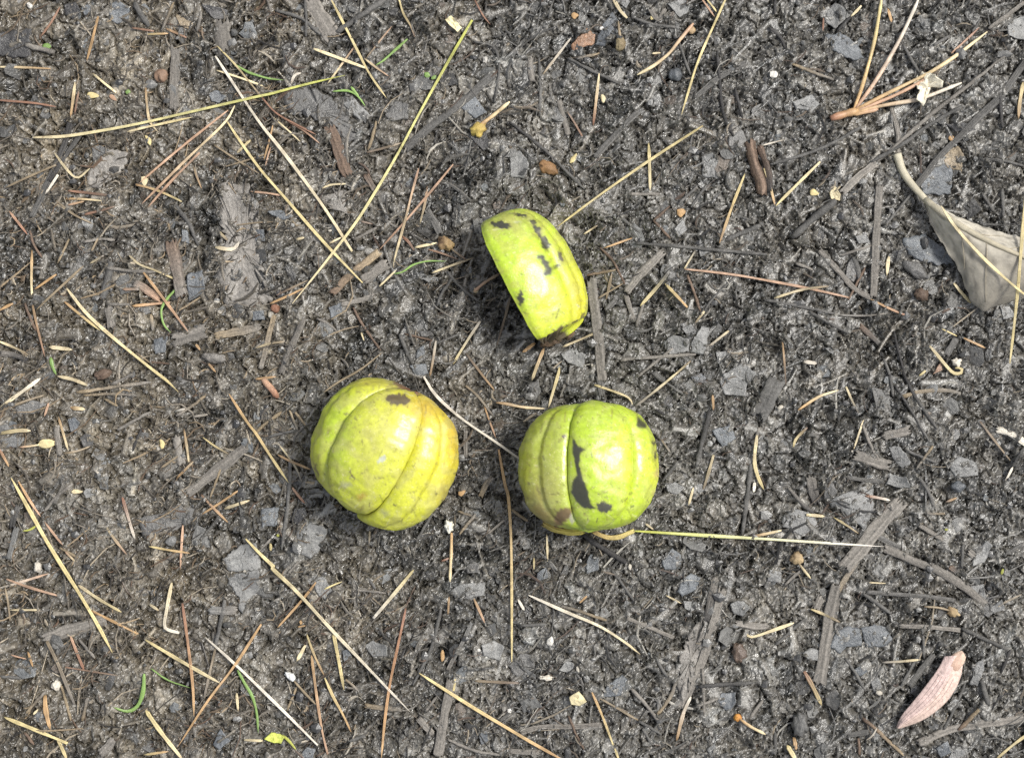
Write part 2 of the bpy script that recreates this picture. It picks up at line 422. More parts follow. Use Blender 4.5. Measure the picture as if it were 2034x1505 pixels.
def strip_geo(pts, w, c0, c1, r=rnd, lift=.0001, ragged=1.0, grain=.30, crown=.18, th=.00045):
    d = sum(math.dist(a, b) for a, b in zip(pts[:-1], pts[1:]))
    n = int(np.clip(d / 6, 8, 60)); m = 11
    W, ln = ground_path(pts, lift, n, 10)
    T = np.gradient(W, axis=0); T[:, 2] = 0; T /= np.linalg.norm(T, axis=1)[:, None]
    Sd = np.stack([T[:, 1], -T[:, 0], 0 * T[:, 0]], 1)
    hw = w / ZK * S * .5
    t = np.linspace(0, 1, n)
    wl = hw * (1 + .10 * np.sin(t * 9 + r.uniform(0, 6)) + .06 * np.sin(t * 23 + r.uniform(0, 6)))
    wr = hw * (1 + .10 * np.sin(t * 8 + r.uniform(0, 6)) + .06 * np.sin(t * 21 + r.uniform(0, 6)))
    gz = np.array([r.uniform(-1, 1) for _ in range(m)]); gc = np.array([r.uniform(1 - grain, 1 + grain) for _ in range(m)])
    endj = np.array([r.uniform(0, 1) for _ in range(m)]) * hw * 1.0 * ragged; endk = np.array([r.uniform(0, 1) for _ in range(m)]) * hw * ragged
    V = []; cols = []
    base = lerpcol(c0, c1, t)
    for i in range(n):
        for j in range(m):
            s = j / (m - 1) * 2 - 1
            off = s * (wr[i] if s > 0 else wl[i])
            p = W[i] + Sd[i] * off
            fs = max(0, 1 - i / 2.0); fe = max(0, 1 - (n - 1 - i) / 2.0)
            p = p + T[i] * (endj[j] * fs - endk[j] * fe)
            g = gz[j] * (1 + .5 * math.sin(i * .7 + j))
            z = crown * hw * (1 - s * s) + g * .00011 + th
            V.append(p + np.array([0, 0, z]))
            cols.append(base[i] * gc[j] * r.uniform(.85, 1.15))
    top = n * m
    for i in range(n):
        for j in range(m):
            V.append(V[i * m + j] - np.array([0, 0, th + .0006])); cols.append(cols[i * m + j] * .8)
    F = []
    for i in range(n - 1):
        for j in range(m - 1):
            a = i * m + j
            F.append((a, a + 1, a + m + 1, a + m)); F.append((top + a, top + a + m, top + a + m + 1, top + a + 1))
    for i in range(n - 1):
        a = i * m; F.append((a, a + m, top + a + m, top + a))
        a = i * m + m - 1; F.append((a + m, a, top + a, top + a + m))
    for j in range(m - 1):
        F.append((j + 1, j, top + j, top + j + 1))
        a = (n - 1) * m + j; F.append((a, a + 1, top + a + 1, top + a))
    return np.array(V), F, np.array(cols)

def scrap_geo(poly, c0, r=rnd, lift=.00025, curl=.0004, rag=.06, th=.00022, var=.18, follow=.75):
    """flat irregular piece (leaf scrap, mud flake) lying on the relief"""
    poly = [np.array(p, float) for p in poly]
    per = sum(np.linalg.norm(a - b) for a, b in zip(poly, poly[1:] + poly[:1]))
    size = per / 6
    O = []
    for a, b in zip(poly, poly[1:] + poly[:1]):
        k = max(2, int(np.linalg.norm(b - a) / 5))
        nrm = np.array([(b - a)[1], -(b - a)[0]]); nrm /= np.linalg.norm(nrm) + 1e-9
        for i in range(k):
            O.append(a + (b - a) * i / k + nrm * r.gauss(0, rag * size * .5))
    O = np.array(O); cen = O.mean(0); n = len(O)
    rings = [1.0, .86, .62, .34, .12]
    ph, am = r.uniform(0, 6), r.uniform(.2, 1)
    V = []; cols = []
    zc = None
    pts = [cen + (O - cen) * k for k in rings]
    A = np.concatenate(pts + [cen[None]])
    W = np.stack([(A[:, 0] - 1017) * S, (752.5 - A[:, 1]) * S], 1)
    z = env(W[:, 0], W[:, 1])
    zm = z.mean()
    z = zm + (z - zm) * follow
    for q, k in enumerate(rings):
        for i in range(n):
            th_ = i / n * 2 * math.pi
            zz = z[q * n + i] + lift + curl * am * k * k * math.sin(2 * th_ + ph) + r.gauss(0, .00006)
            V.append(at(A[q * n + i, 0], A[q * n + i, 1], zz))
            cols.append(np.array(c0) * (1 + r.uniform(-var, var) + .10 * math.sin(th_ * 3 + ph)))
    V.append(at(cen[0], cen[1], z[-1] + lift)); cols.append(np.array(c0))
    nt = len(V)
    F = []
    for q in range(len(rings) - 1):
        for i in range(n):
            j = (i + 1) % n
            F.append((q * n + i, (q + 1) * n + i, (q + 1) * n + j, q * n + j))
    q = len(rings) - 1
    for i in range(n): F.append((q * n + i, nt - 1, q * n + (i + 1) % n))
    for i in range(n): V.append(V[i] - np.array([0, 0, th + .0003])); cols.append(cols[i] * .7)
    for i in range(n):
        j = (i + 1) % n; F.append((i, j, nt + j, nt + i))
    V = np.array(V)
    # orient upward
    sa = 0
    for i in range(n):
        a = V[i]; b = V[(i + 1) % n]; sa += a[0] * b[1] - b[0] * a[1]
    if sa > 0: pass
    F = [tuple(reversed(f)) for f in F] if sa > 0 else F
    return V, F, np.array(cols)

_ico = {}
def ico(sub):
    if sub not in _ico:
        bm = bmesh.new(); bmesh.ops.create_icosphere(bm, subdivisions=sub, radius=1)
        _ico[sub] = (np.array([v.co[:] for v in bm.verts]), [tuple(v.index for v in f.verts) for f in bm.faces]); bm.free()
    return _ico[sub]
def blob_geo(u, v, rx, ry, ang, c0, c1=None, rz=None, sub=3, lump=.18, sink=.35, freq=1.6, r=rnd, taper=0.0):
    """irregular solid; rx, ry in photo pixels, ang in degrees (anticlockwise)"""
    B, F = ico(sub)
    o = np.array([r.uniform(0, 50), r.uniform(0, 50)])
    n1 = perlin(B[:, 0] * freq + o[0] + B[:, 2], B[:, 1] * freq + o[1] - B[:, 2], 5) + .5 * perlin(B[:, 0] * freq * 2.3 + o[1] + B[:, 2] * 2, B[:, 1] * freq * 2.3 + o[0], 6)
    k = 1 + lump * n1
    rx, ry = rx * S, ry * S
    rz = (min(rx, ry) * .7) if rz is None else rz * S
    P = B * k[:, None] * np.array([rx, ry, rz])
    P[:, 1] *= 1 - taper * B[:, 0]; P[:, 2] *= 1 - taper * .7 * B[:, 0]
    a = math.radians(ang); ca, sa = math.cos(a), math.sin(a)
    P = np.stack([P[:, 0] * ca - P[:, 1] * sa, P[:, 0] * sa + P[:, 1] * ca, P[:, 2]], 1)
    w = at(u, v); z = float(env(w[0], w[1])) + rz * (1 - sink)
    c1 = c0 if c1 is None else c1
    t = np.clip(.5 + .5 * B[:, 0] + .25 * n1, 0, 1)
    cols = lerpcol(c0, c1, t) * (1 + .22 * n1[:, None])
    return P + at(u, v, z), F, np.clip(cols, .01, 1)

# ---------------------------------------------------------------- the three green husks
def seg_dist(p, a, b):
    d = b - a; t = np.clip(((p - a) @ d) / (d @ d + 1e-9), 0, 1)
    return np.linalg.norm(p - (a + t[:, None] * d), axis=1)
def inside(p, poly):
    c = np.zeros(len(p), bool); n = len(poly)
    for i in range(n):
        a = poly[i]; b = poly[(i + 1) % n]
        cond = (a[1] > p[:, 1]) != (b[1] > p[:, 1])
        xx = (b[0] - a[0]) * (p[:, 1] - a[1]) / (b[1] - a[1] + 1e-12) + a[0]
        c ^= cond & (p[:, 0] < xx)
    return c

def husk_paint(V, base, blots):
    """pigment of the skin: base(uv)->colour, then blemishes and one painted gloss spot with warped edges. V in metres."""
    k = CAMH / (CAMH - V[:, 2])
    uv = np.stack([V[:, 0] * k / S + 1017, 752.5 - V[:, 1] * k / S], 1)
    w = np.stack([perlin(uv[:, 0] / 9, uv[:, 1] / 9, 71), perlin(uv[:, 0] / 9, uv[:, 1] / 9, 72)], 1) * 4.0 \
        + np.stack([perlin(uv[:, 0] / 3.5, uv[:, 1] / 3.5, 73), perlin(uv[:, 0] / 3.5, uv[:, 1] / 3.5, 74)], 1) * 2.2
    col = base(uv)
    p = uv + w
    r = np.random.default_rng(len(V))
    lo, hi = uv.min(0), uv.max(0)
    sc1 = np.clip(perlin(uv[:, 0] / 6, uv[:, 1] / 6, 75) - .18, 0, 1)[:, None]          # dull scuffing in patches
    sc2 = np.clip(perlin(uv[:, 0] / 40, uv[:, 1] / 40, 76) + .25, 0, 1)[:, None]
    col = col * (1 - np.minimum(sc1 * sc2 * 1.6, .5)) + np.array([.26, .22, .07]) * np.minimum(sc1 * sc2 * 1.6, .5)
    for _ in range(110):                                                                 # pin-prick flecks and scratches
        c_ = r.uniform(lo, hi); a_ = r.uniform(0, 3.14); l_ = r.choice([0.8, 1.5, 4, 9], p=[.4, .35, .18, .07]); w_ = r.uniform(.7, 1.7)
        e_ = np.array([math.cos(a_), math.sin(a_)]) * l_
        m_ = (np.clip(1.4 - seg_dist(uv + w * .4, c_ - e_, c_ + e_) / w_, 0, 1) * r.uniform(.25, .7))[:, None]
        t_ = np.array([(.10, .08, .035), (.22, .17, .05), (.62, .60, .30)][r.choice(3, p=[.45, .3, .25])])
        col = col * (1 - m_) + t_ * m_
    for b in blots:
        kind, colr, strength = b[0], np.array(b[1]), b[2]
        if kind == 'e':
            u, v, ra, rb, an = b[3:8]
            soft = b[8] if len(b) > 8 else .18
            a = math.radians(an); d = p - np.array([u, v])
            q = np.stack([(d[:, 0] * math.cos(a) - d[:, 1] * math.sin(a)) / ra, (d[:, 0] * math.sin(a) + d[:, 1] * math.cos(a)) / rb], 1)
            nq = np.linalg.norm(q, axis=1)
            m = np.clip((1 - nq) / max(soft, 1.6 / min(ra, rb)), 0, 1)
            if strength > .8:
                hal = np.clip((1 + 4.0 / min(ra, rb) - nq) / (5.0 / min(ra, rb)), 0, 1)[:, None] * .45
                col = col * (1 - hal) + np.array([.20, .17, .05]) * hal
        else:
            poly = np.array(b[3], float)
            q_ = uv + w * .45
            m = np.mean([inside(q_ + np.array([math.cos(k_), math.sin(k_)]) * rr_, poly) for k_ in np.arange(6) * 1.047 for rr_ in (.8, 2.0)], 0)
            hal = np.mean([inside(q_ + np.array([math.cos(k_), math.sin(k_)]) * 5.0, poly) for k_ in np.arange(8) * .785], 0)[:, None] * .5
            col = col * (1 - hal) + np.array([.20, .17, .05]) * hal
        m = (m * strength * (V[:, 2] > b_zmin))[:, None]
        col = col * (1 - m) + colr * m
    return col
b_zmin = -1

def frame(pole_a, pole_b, z, tilt=0.0):
    """axis of a husk from pole a to pole b (photo pixels), its centre at height z"""
    c = at((pole_a[0] + pole_b[0]) / 2, (pole_a[1] + pole_b[1]) / 2, z)
    a = at(*pole_b, z) - at(*pole_a, z); L = np.linalg.norm(a) / 2; a /= np.linalg.norm(a)
    a = np.array([a[0] * math.cos(tilt), a[1] * math.cos(tilt), math.sin(tilt)])
    s = np.cross(a, (0, 0, 1)); s /= np.linalg.norm(s)
    return c, a, s, np.cross(s, a), L

def valve(c, a, s, up, L, R, f0, f1, seams, ribs, npsi, nphi, blunt=.82, gro=.085, sig=5.5, bulge=.03, ext=1.0, zs=1.0, thick=None, seed=1, dent=0.018, cut=(0.0, 1.0), lip=False, shift=0.0):
    """one segment of husk between azimuths f0..f1 (deg from straight up, to the right): closed shell"""
    psi = np.linspace(math.pi * (1 - cut[1]) + .035, math.pi * (1 - cut[0]) - .035, npsi)[::-1]
    ph = np.linspace(f0, f1, nphi)
    PS, PH = np.meshgrid(psi, ph, indexing='ij')
    if lip:                                  # free edge: rounded corners, rolled lip
        f0v = f0 + 5 * np.abs(np.cos(PS)) ** 8 + .5 * perlin(PS * 5, PS * 0 + 3.3, 86)
        PH = f0v + (f1 - f0v) * (PH - f0) / (f1 - f0)
    ax = -np.cos(PS); ax = np.sign(ax) * np.abs(ax) ** .96
    rad = np.sin(PS) ** blunt
    k = np.ones_like(PS)
    lat = np.clip(np.sin(PS), 0, 1)
    for sm in seams:
        dd = np.abs((PH - sm + 180) % 360 - 180) * (.35 + .65 * lat)
        k -= gro * np.exp(-(dd / sig) ** 1.15) + .032 * np.exp(-(dd / 1.3) ** 1.5) * (gro > 0)
    for (rb, dep, sg) in ribs:
        dd = np.abs((PH - rb + 180) % 360 - 180)
        k -= dep * np.exp(-(dd / sg) ** 2) * lat
    sfrac = (PH - f0) / (f1 - f0)
    if lip: k -= .05 * np.exp(-((PH - f0v) / 4.0) ** 2)
    k += bulge * np.sin(math.pi * sfrac)
    k += dent * (perlin(PS * 3 + seed, PH / 30.0 + seed * 2, 80) + .5 * perlin(PS * 8 + seed, PH / 11.0 + seed, 81))
    def surf(shrink):
        rr = R * rad * k * shrink
        A = L * (ax * ext * (shrink if shrink < 1 else 1) * (1 + .35 * (k - 1)) + shift * np.sin(PS) ** .25)
        phr = np.radians(PH)
        return c + A[..., None] * a + (rr * np.sin(phr))[..., None] * s + (rr * np.cos(phr) * zs)[..., None] * up
    top = surf(1.0)
    inn = surf(1 - (thick if thick else .14))
    n, m = PS.shape
    V = np.concatenate([top.reshape(-1, 3), inn.reshape(-1, 3)])
    F = []
    o = n * m
    for i in range(n - 1):
        for j in range(m - 1):
            q = i * m + j
            F.append((q, q + 1, q + m + 1, q + m)); F.append((o + q, o + q + m, o + q + m + 1, o + q + 1))
    for i in range(n - 1):
        q = i * m; F.append((q + m, o + q + m, o + q, q))
        q = i * m + m - 1; F.append((q, o + q, o + q + m, q + m))
    for j in range(m - 1):
        q = j; F.append((q, o + q, o + q + 1, q + 1))
        q = (n - 1) * m + j; F.append((q + 1, o + q + 1, o + q, q))
    return V, F, o

LIME = np.array([.42, .56, .030]); YEL = np.array([.60, .53, .035]); OLIVE = np.array([.33, .36, .05]); ORG = np.array([.50, .33, .05])
BRN = (.085, .06, .038); BLK = (.028, .026, .022); TAN = (.33, .25, .10); GRY = (.34, .33, .20)
def g2(uv, u, v, ra, rb=None):
    rb = ra if rb is None else rb
    return np.exp(-((uv[:, 0] - u) / ra) ** 2 - ((uv[:, 1] - v) / rb) ** 2)[:, None]
def mixc(c, t, w): return c * (1 - w) + np.array(t) * w

def whole_husk(name, label, pole_a, pole_b, Rpx, z, tilt, seams, ribs, base, blots, exts, vis, zs, blunt=.82, gro=.085, bulge=.03, seed=1, shifts=(0, 0, 0, 0)):
    c, a, s, up, L = frame(pole_a, pole_b, z, tilt)
    R = Rpx * S * (CAMH - z) / CAMH
    t = empty(name, (c[0], c[1], float(env(c[0], c[1]))))
    tag(t, label, 'nut husk', 'green nut husks on the mud')
    for i, f0 in enumerate(seams):
        f1 = seams[(i + 1) % len(seams)]
        if f1 <= f0: f1 += 360
        big_ = i in vis
        V, F, o = valve(c, a, s, up, L, R, f0, f1, seams, ribs, 120 if big_ else 36, 96 if big_ else 20, blunt=blunt, gro=gro, bulge=bulge, ext=exts[i], zs=zs, seed=seed + i, shift=shifts[i], dent=.024)
        cols = husk_paint(V, base, blots)
        cols[o:] = np.array([.20, .15, .06])
        build('husk_segment', V, F, cols, M_HUSK, t)
    return t, c, a, s, up, L, R

# --- left husk
def base_left(uv):
    n = perlin(uv[:, 0] / 30, uv[:, 1] / 30, 90)[:, None]; n2 = perlin(uv[:, 0] / 11, uv[:, 1] / 11, 91)[:, None]
    c = np.repeat((LIME * .40 + YEL * .45 + np.array([.38, .35, .07]) * .15)[None], len(uv), 0)
    c = mixc(c, (.40, .56, .025), g2(uv, 665, 860, 45, 110) * .75)
    c = mixc(c, (.53, .52, .12), g2(uv, 740, 880, 55, 60) * .55)
    c = mixc(c, YEL * 1.05, g2(uv, 870, 890, 60, 110) * .8)
    c = mixc(c, ORG, g2(uv, 850, 805, 55, 38) * .8)
    c = mixc(c, ORG, g2(uv, 905, 860, 26, 80) * .8)
    c = mixc(c, (.36, .34, .07), g2(uv, 640, 960, 30, 60) * .5)
    c = mixc(c, (.48, .36, .12), g2(uv, 890, 990, 28, 40) * .55)
    c = mixc(c, (.36, .30, .06), g2(uv, 740, 758, 60, 10) * .6)
    c = mixc(c, (.45, .42, .14), np.clip(n * 1.4, 0, .45))
    return c * (1 + .07 * n2)
bl_left = [('e', BRN, .92, 790, 793, 27, 12, -4), ('e', (.12, .05, .03), .95, 812, 768, 34, 9, -18), ('e', (.20, .15, .07), .55, 782, 768, 26, 10, 0, .6), ('e', GRY, .75, 688, 963, 13, 11, 0, .7),
           ('e', (.16, .12, .05), .8, 699, 943, 4, 15, 15), ('e', (.36, .20, .04), .7, 718, 985, 16, 10, 20, .8), ('e', BRN, .7, 688, 822, 6, 4, 0), ('e', (.22, .17, .05), .65, 652, 857, 14, 6, 60, .7),
           ('e', BRN, .8, 628, 932, 4, 18, 20), ('e', BRN, .75, 786, 1003, 8, 3, -30), ('e', BRN, .7, 866, 980, 5, 4, 0), ('e', (.24, .2, .05), .6, 718, 1008, 12, 5, 20, .7),
           ('e', GRY, .5, 765, 1020, 14, 12, 0, .8), ('e', BRN, .6, 655, 930, 6, 2, 0), ('e', BRN, .6, 707, 830, 3, 6, 30), ('e', (.2, .16, .05), .5, 735, 843, 8, 2.5, -10), ('e', (.40, .42, .40), .8, 758, 912, 11, 7, 20, .3),  # last pale grey spot is gloss on a dent, painted into the colour
           ('e', (.3, .24, .06), .5, 880, 975, 10, 20, 0, .8), ('e', BRN, .6, 672, 820, 4, 3, 0), ('e', BRN, .5, 645, 985, 3, 8, 0)]
HL = 0.0130
husk_l, *_fl = whole_husk('nut_husk', 'plump yellow-green nut husk with brown patch at its top, left of the other two', (704, 1018), (826, 778), 142, HL, math.radians(7),
                          [-47, 24, 112, 205], [(-12, .012, 9), (51, .045, 4.5), (56, .022, 10), (-75, .020, 8), (8, .012, 6)], base_left, bl_left, [.985, 1.02, 1.0, .97], (0, 1, 3), .76, blunt=.70, gro=.082, bulge=.05, seed=1, shifts=(.035, -.05, -.02, .03))
# --- right husk
def base_right(uv):
    n = perlin(uv[:, 0] / 26, uv[:, 1] / 26, 92)[:, None]; n2 = perlin(uv[:, 0] / 9, uv[:, 1] / 9, 93)[:, None]
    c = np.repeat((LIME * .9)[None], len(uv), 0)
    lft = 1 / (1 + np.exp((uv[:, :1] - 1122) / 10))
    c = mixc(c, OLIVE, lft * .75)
    c = mixc(c, (.27, .20, .055), g2(uv, 1068, 1015, 36, 60) * .85)
    c = mixc(c, (.42, .40, .14), g2(uv, 1095, 960, 30, 60) * .5)
    c = mixc(c, (.54, .62, .035), g2(uv, 1245, 920, 20, 110) * .7)
    c = mixc(c, (.58, .58, .06), g2(uv, 1300, 940, 22, 80) * .7)
    c = mixc(c, (.36, .44, .06), g2(uv, 1190, 810, 60, 22) * .6)
    c = mixc(c, (.42, .46, .12), np.clip(n * 1.3, 0, .4))
    return c * (1 + .09 * n2)
bl_right = [('p', BLK, .96, [(1137, 868), (1149, 885), (1164, 892), (1152, 901), (1151, 925), (1158, 950), (1167, 975), (1173, 999), (1186, 1011), (1162, 1010), (1146, 998), (1134, 978), (1137, 958), (1146, 944), (1141, 915), (1137, 895)]),
            ('e', (.05, .046, .04), .95, 1200, 1007, 16, 11, -8), ('p', BLK, .92, [(1266, 826), (1284, 842), (1282, 852), (1264, 846)]), ('e', BLK, .85, 1297, 879, 4, 6, 20), ('e', BLK, .85, 1302, 905, 3, 12, 12),
            ('e', BLK, .7, 1255, 1006, 3, 6, -40), ('e', (.08, .04, .06), .85, 1121, 868, 7, 5, 0), ('e', (.08, .05, .06), .7, 1112, 878, 3, 3, 0), ('e', BRN, .7, 1172, 845, 3, 3, 0), ('e', BRN, .6, 1163, 904, 9, 2, -8),
            ('e', BRN, .55, 1200, 985, 34, 1.6, -22), ('e', BRN, .7, 1168, 1030, 3, 4, 0), ('e', BRN, .7, 1187, 1032, 3, 3, 0), ('e', BRN, .5, 1076, 850, 4, 14, -20, .6), ('e', BRN, .65, 1052, 960, 8, 3, -30), ('e', BRN, .6, 1070, 975, 4, 12, 20, .6),
            ('e', BRN, .55, 1060, 1000, 10, 6, 30, .8), ('e', (.20, .15, .05), .75, 1080, 1025, 40, 20, -30, .8), ('e', (.14, .08, .04), .9, 1118, 1024, 24, 13, 35), ('e', (.38, .36, .30), .8, 1136, 1030, 8, 13, 0, .5), ('e', (.16, .10, .04), .7, 1110, 1040, 12, 8, 0, .5), ('e', BRN, .6, 1239, 850, 5, 2, -10),
            ('e', (.55, .40, .18), .6, 1305, 940, 10, 12, 0, .8), ('e', (.55, .42, .18), .5, 1300, 980, 8, 10, 0, .8), ('e', BRN, .5, 1108, 995, 3, 5, 0)]
HR = 0.0122
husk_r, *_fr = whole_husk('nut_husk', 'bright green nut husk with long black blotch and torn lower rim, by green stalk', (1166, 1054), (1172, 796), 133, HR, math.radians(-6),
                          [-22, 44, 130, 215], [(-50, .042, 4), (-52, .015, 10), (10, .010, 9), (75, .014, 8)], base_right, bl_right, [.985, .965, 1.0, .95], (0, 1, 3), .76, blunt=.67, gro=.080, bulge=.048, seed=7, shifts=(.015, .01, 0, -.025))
def part_from(geo, name, m, parent, smooth=True):
    V, F, cols = geo
    return build(name, V, F, cols, m, parent, smooth)
# torn rim and stem scar at its lower end
def raised(geo, dz):
    V, F, cols = geo; V = V.copy()
    k = (CAMH - V[:, 2] - dz) / (CAMH - V[:, 2])      # stays over the same surveyed spot
    V[:, 0] *= k; V[:, 1] *= k; V[:, 2] += dz
    return V, F, cols
part_from(raised(strip_geo([(1176, 1054), (1200, 1066), (1228, 1068), (1262, 1052)], 36, (.34, .24, .10), (.46, .38, .14), crown=.2, ragged=1.5, th=.0008), .0060), 'torn_rim', M_PALE, husk_r)
part_from(raised(strip_geo([(1074, 1034), (1100, 1051), (1132, 1057), (1164, 1053)], 50, (.30, .23, .07), (.46, .40, .08), crown=.3, ragged=1.8, th=.0009), .0065), 'torn_rim', M_PALE, husk_r)
part_from(raised(blob_geo(1120, 1034, 19, 11, 28, (.16, .10, .05), (.09, .055, .035), lump=.45, rz=6, freq=2.6), .0150), 'stem_scar', M_INNER, husk_r)
part_from(raised(blob_geo(1136, 1038, 6, 12, 10, (.40, .37, .31), lump=.35, rz=4), .0150), 'pale_fibre', M_PALE, husk_r)

# --- upper husk: a single thick shell segment lying on its side, its cut edge raised over a dark hollow
def base_up(uv):
    n = perlin(uv[:, 0] / 28, uv[:, 1] / 28, 94)[:, None]; n2 = perlin(uv[:, 0] / 10, uv[:, 1] / 10, 95)[:, None]
    c = np.repeat((LIME * .98)[None], len(uv), 0)
    c = mixc(c, (.58, .52, .04), g2(uv, 1150, 600, 30, 85) * .85)
    c = mixc(c, (.56, .58, .05), g2(uv, 1085, 640, 40, 50) * .7)
    c = mixc(c, (.44, .44, .06), g2(uv, 1125, 490, 30, 60) * .6)
    c = mixc(c, (.34, .37, .09), g2(uv, 1005, 440, 75, 26) * .85)
    c = mixc(c, (.42, .38, .06), g2(uv, 1140, 560, 10, 60) * .45)
    c = mixc(c, (.38, .36, .08), np.clip(n * 1.4, 0, .45))
    return c * (1 + .07 * n2)
bl_up = [('e', BLK, .95, 995, 447, 21, 8, -6), ('e', BLK, .9, 1034, 428, 16, 4, -14), ('e', BLK, .9, 1058, 440, 8, 5, -30), ('e', BLK, .93, 1066, 455, 13, 7, -45), ('e', BLK, .93, 1083, 483, 8, 15, 24), ('e', BLK, .85, 1073, 468, 6, 7, 30),
         ('p', BLK, .94, [(1067, 506), (1082, 508), (1082, 516), (1090, 520), (1092, 530), (1096, 533), (1108, 524), (1115, 526), (1106, 532), (1098, 536), (1094, 546), (1078, 548), (1077, 542), (1086, 534), (1078, 526), (1076, 516), (1068, 514)]),
         ('e', (.07, .055, .04), .9, 1113, 509, 5, 14, 10), ('e', BLK, .95, 1034, 592, 7, 17, -4), ('p', BRN, .95, [(1064, 674), (1090, 670), (1106, 656), (1116, 644), (1120, 656), (1117, 669), (1130, 667), (1135, 700), (1060, 700)]),
         ('e', BLK, .8, 1128, 649, 4, 5, 0), ('e', BRN, .8, 1158, 628, 5, 10, -30), ('e', BRN, .5, 982, 473, 3, 4, 0), ('e', (.25, .22, .06), .5, 1040, 655, 16, 3, 10, .6), ('e', (.45, .47, .30), .5, 1027, 441, 10, 5, 0, .6),
         ('e', BRN, .8, 1143, 644, 8, 6, 30), ('e', BRN, .7, 1100, 655, 6, 3, 0)]
HU = 0.0030
c, a, s, up, L = frame((1084, 690), (958, 448), HU, math.radians(0))
Ru = 131 * S
husk_u = empty('nut_husk', (c[0], c[1], float(env(c[0], c[1]))))
tag(husk_u, 'open yellow-green husk shell with scattered black marks, its cut edge raised over dark hollow', 'nut husk', 'green nut husks on the mud')
V, F, o = valve(c, a, s, up, L * 1.02, Ru, -7, 102, [140], [(44, .040, 5), (62, .036, 4.5), (80, .03, 5)], 130, 120, blunt=.47, gro=0, bulge=.025, thick=.17, zs=.88, seed=12, dent=.016, lip=True)
# ragged lower end
cols = husk_paint(V, base_up, bl_up)
tip_ = (V - c) @ a / L
rag_ = perlin(np.arctan2((V - c) @ up, (V - c) @ s) * 9, V[:, 2] * 0, 44)
sh = np.clip((-tip_ - .86) / .14, 0, 1) * (.10 + .12 * rag_) * L
V = V + sh[:, None] * a
cols[o:] = np.array([.16, .11, .05]) * (1 + .3 * rng.random((len(cols) - o, 1)))
build('husk_segment', V, F, cols, M_HUSK, husk_u)
part_from(raised(blob_geo(1094, 680, 20, 7, 14, (.12, .08, .05), (.07, .05, .035), lump=.5, rz=8, freq=2.6), .0035), 'stem_scar', M_INNER, husk_u)
part_from(raised(blob_geo(1128, 664, 13, 9, 40, (.07, .05, .035), (.12, .08, .05), lump=.5, rz=9, freq=2.8), .0030), 'stem_scar', M_INNER, husk_u)

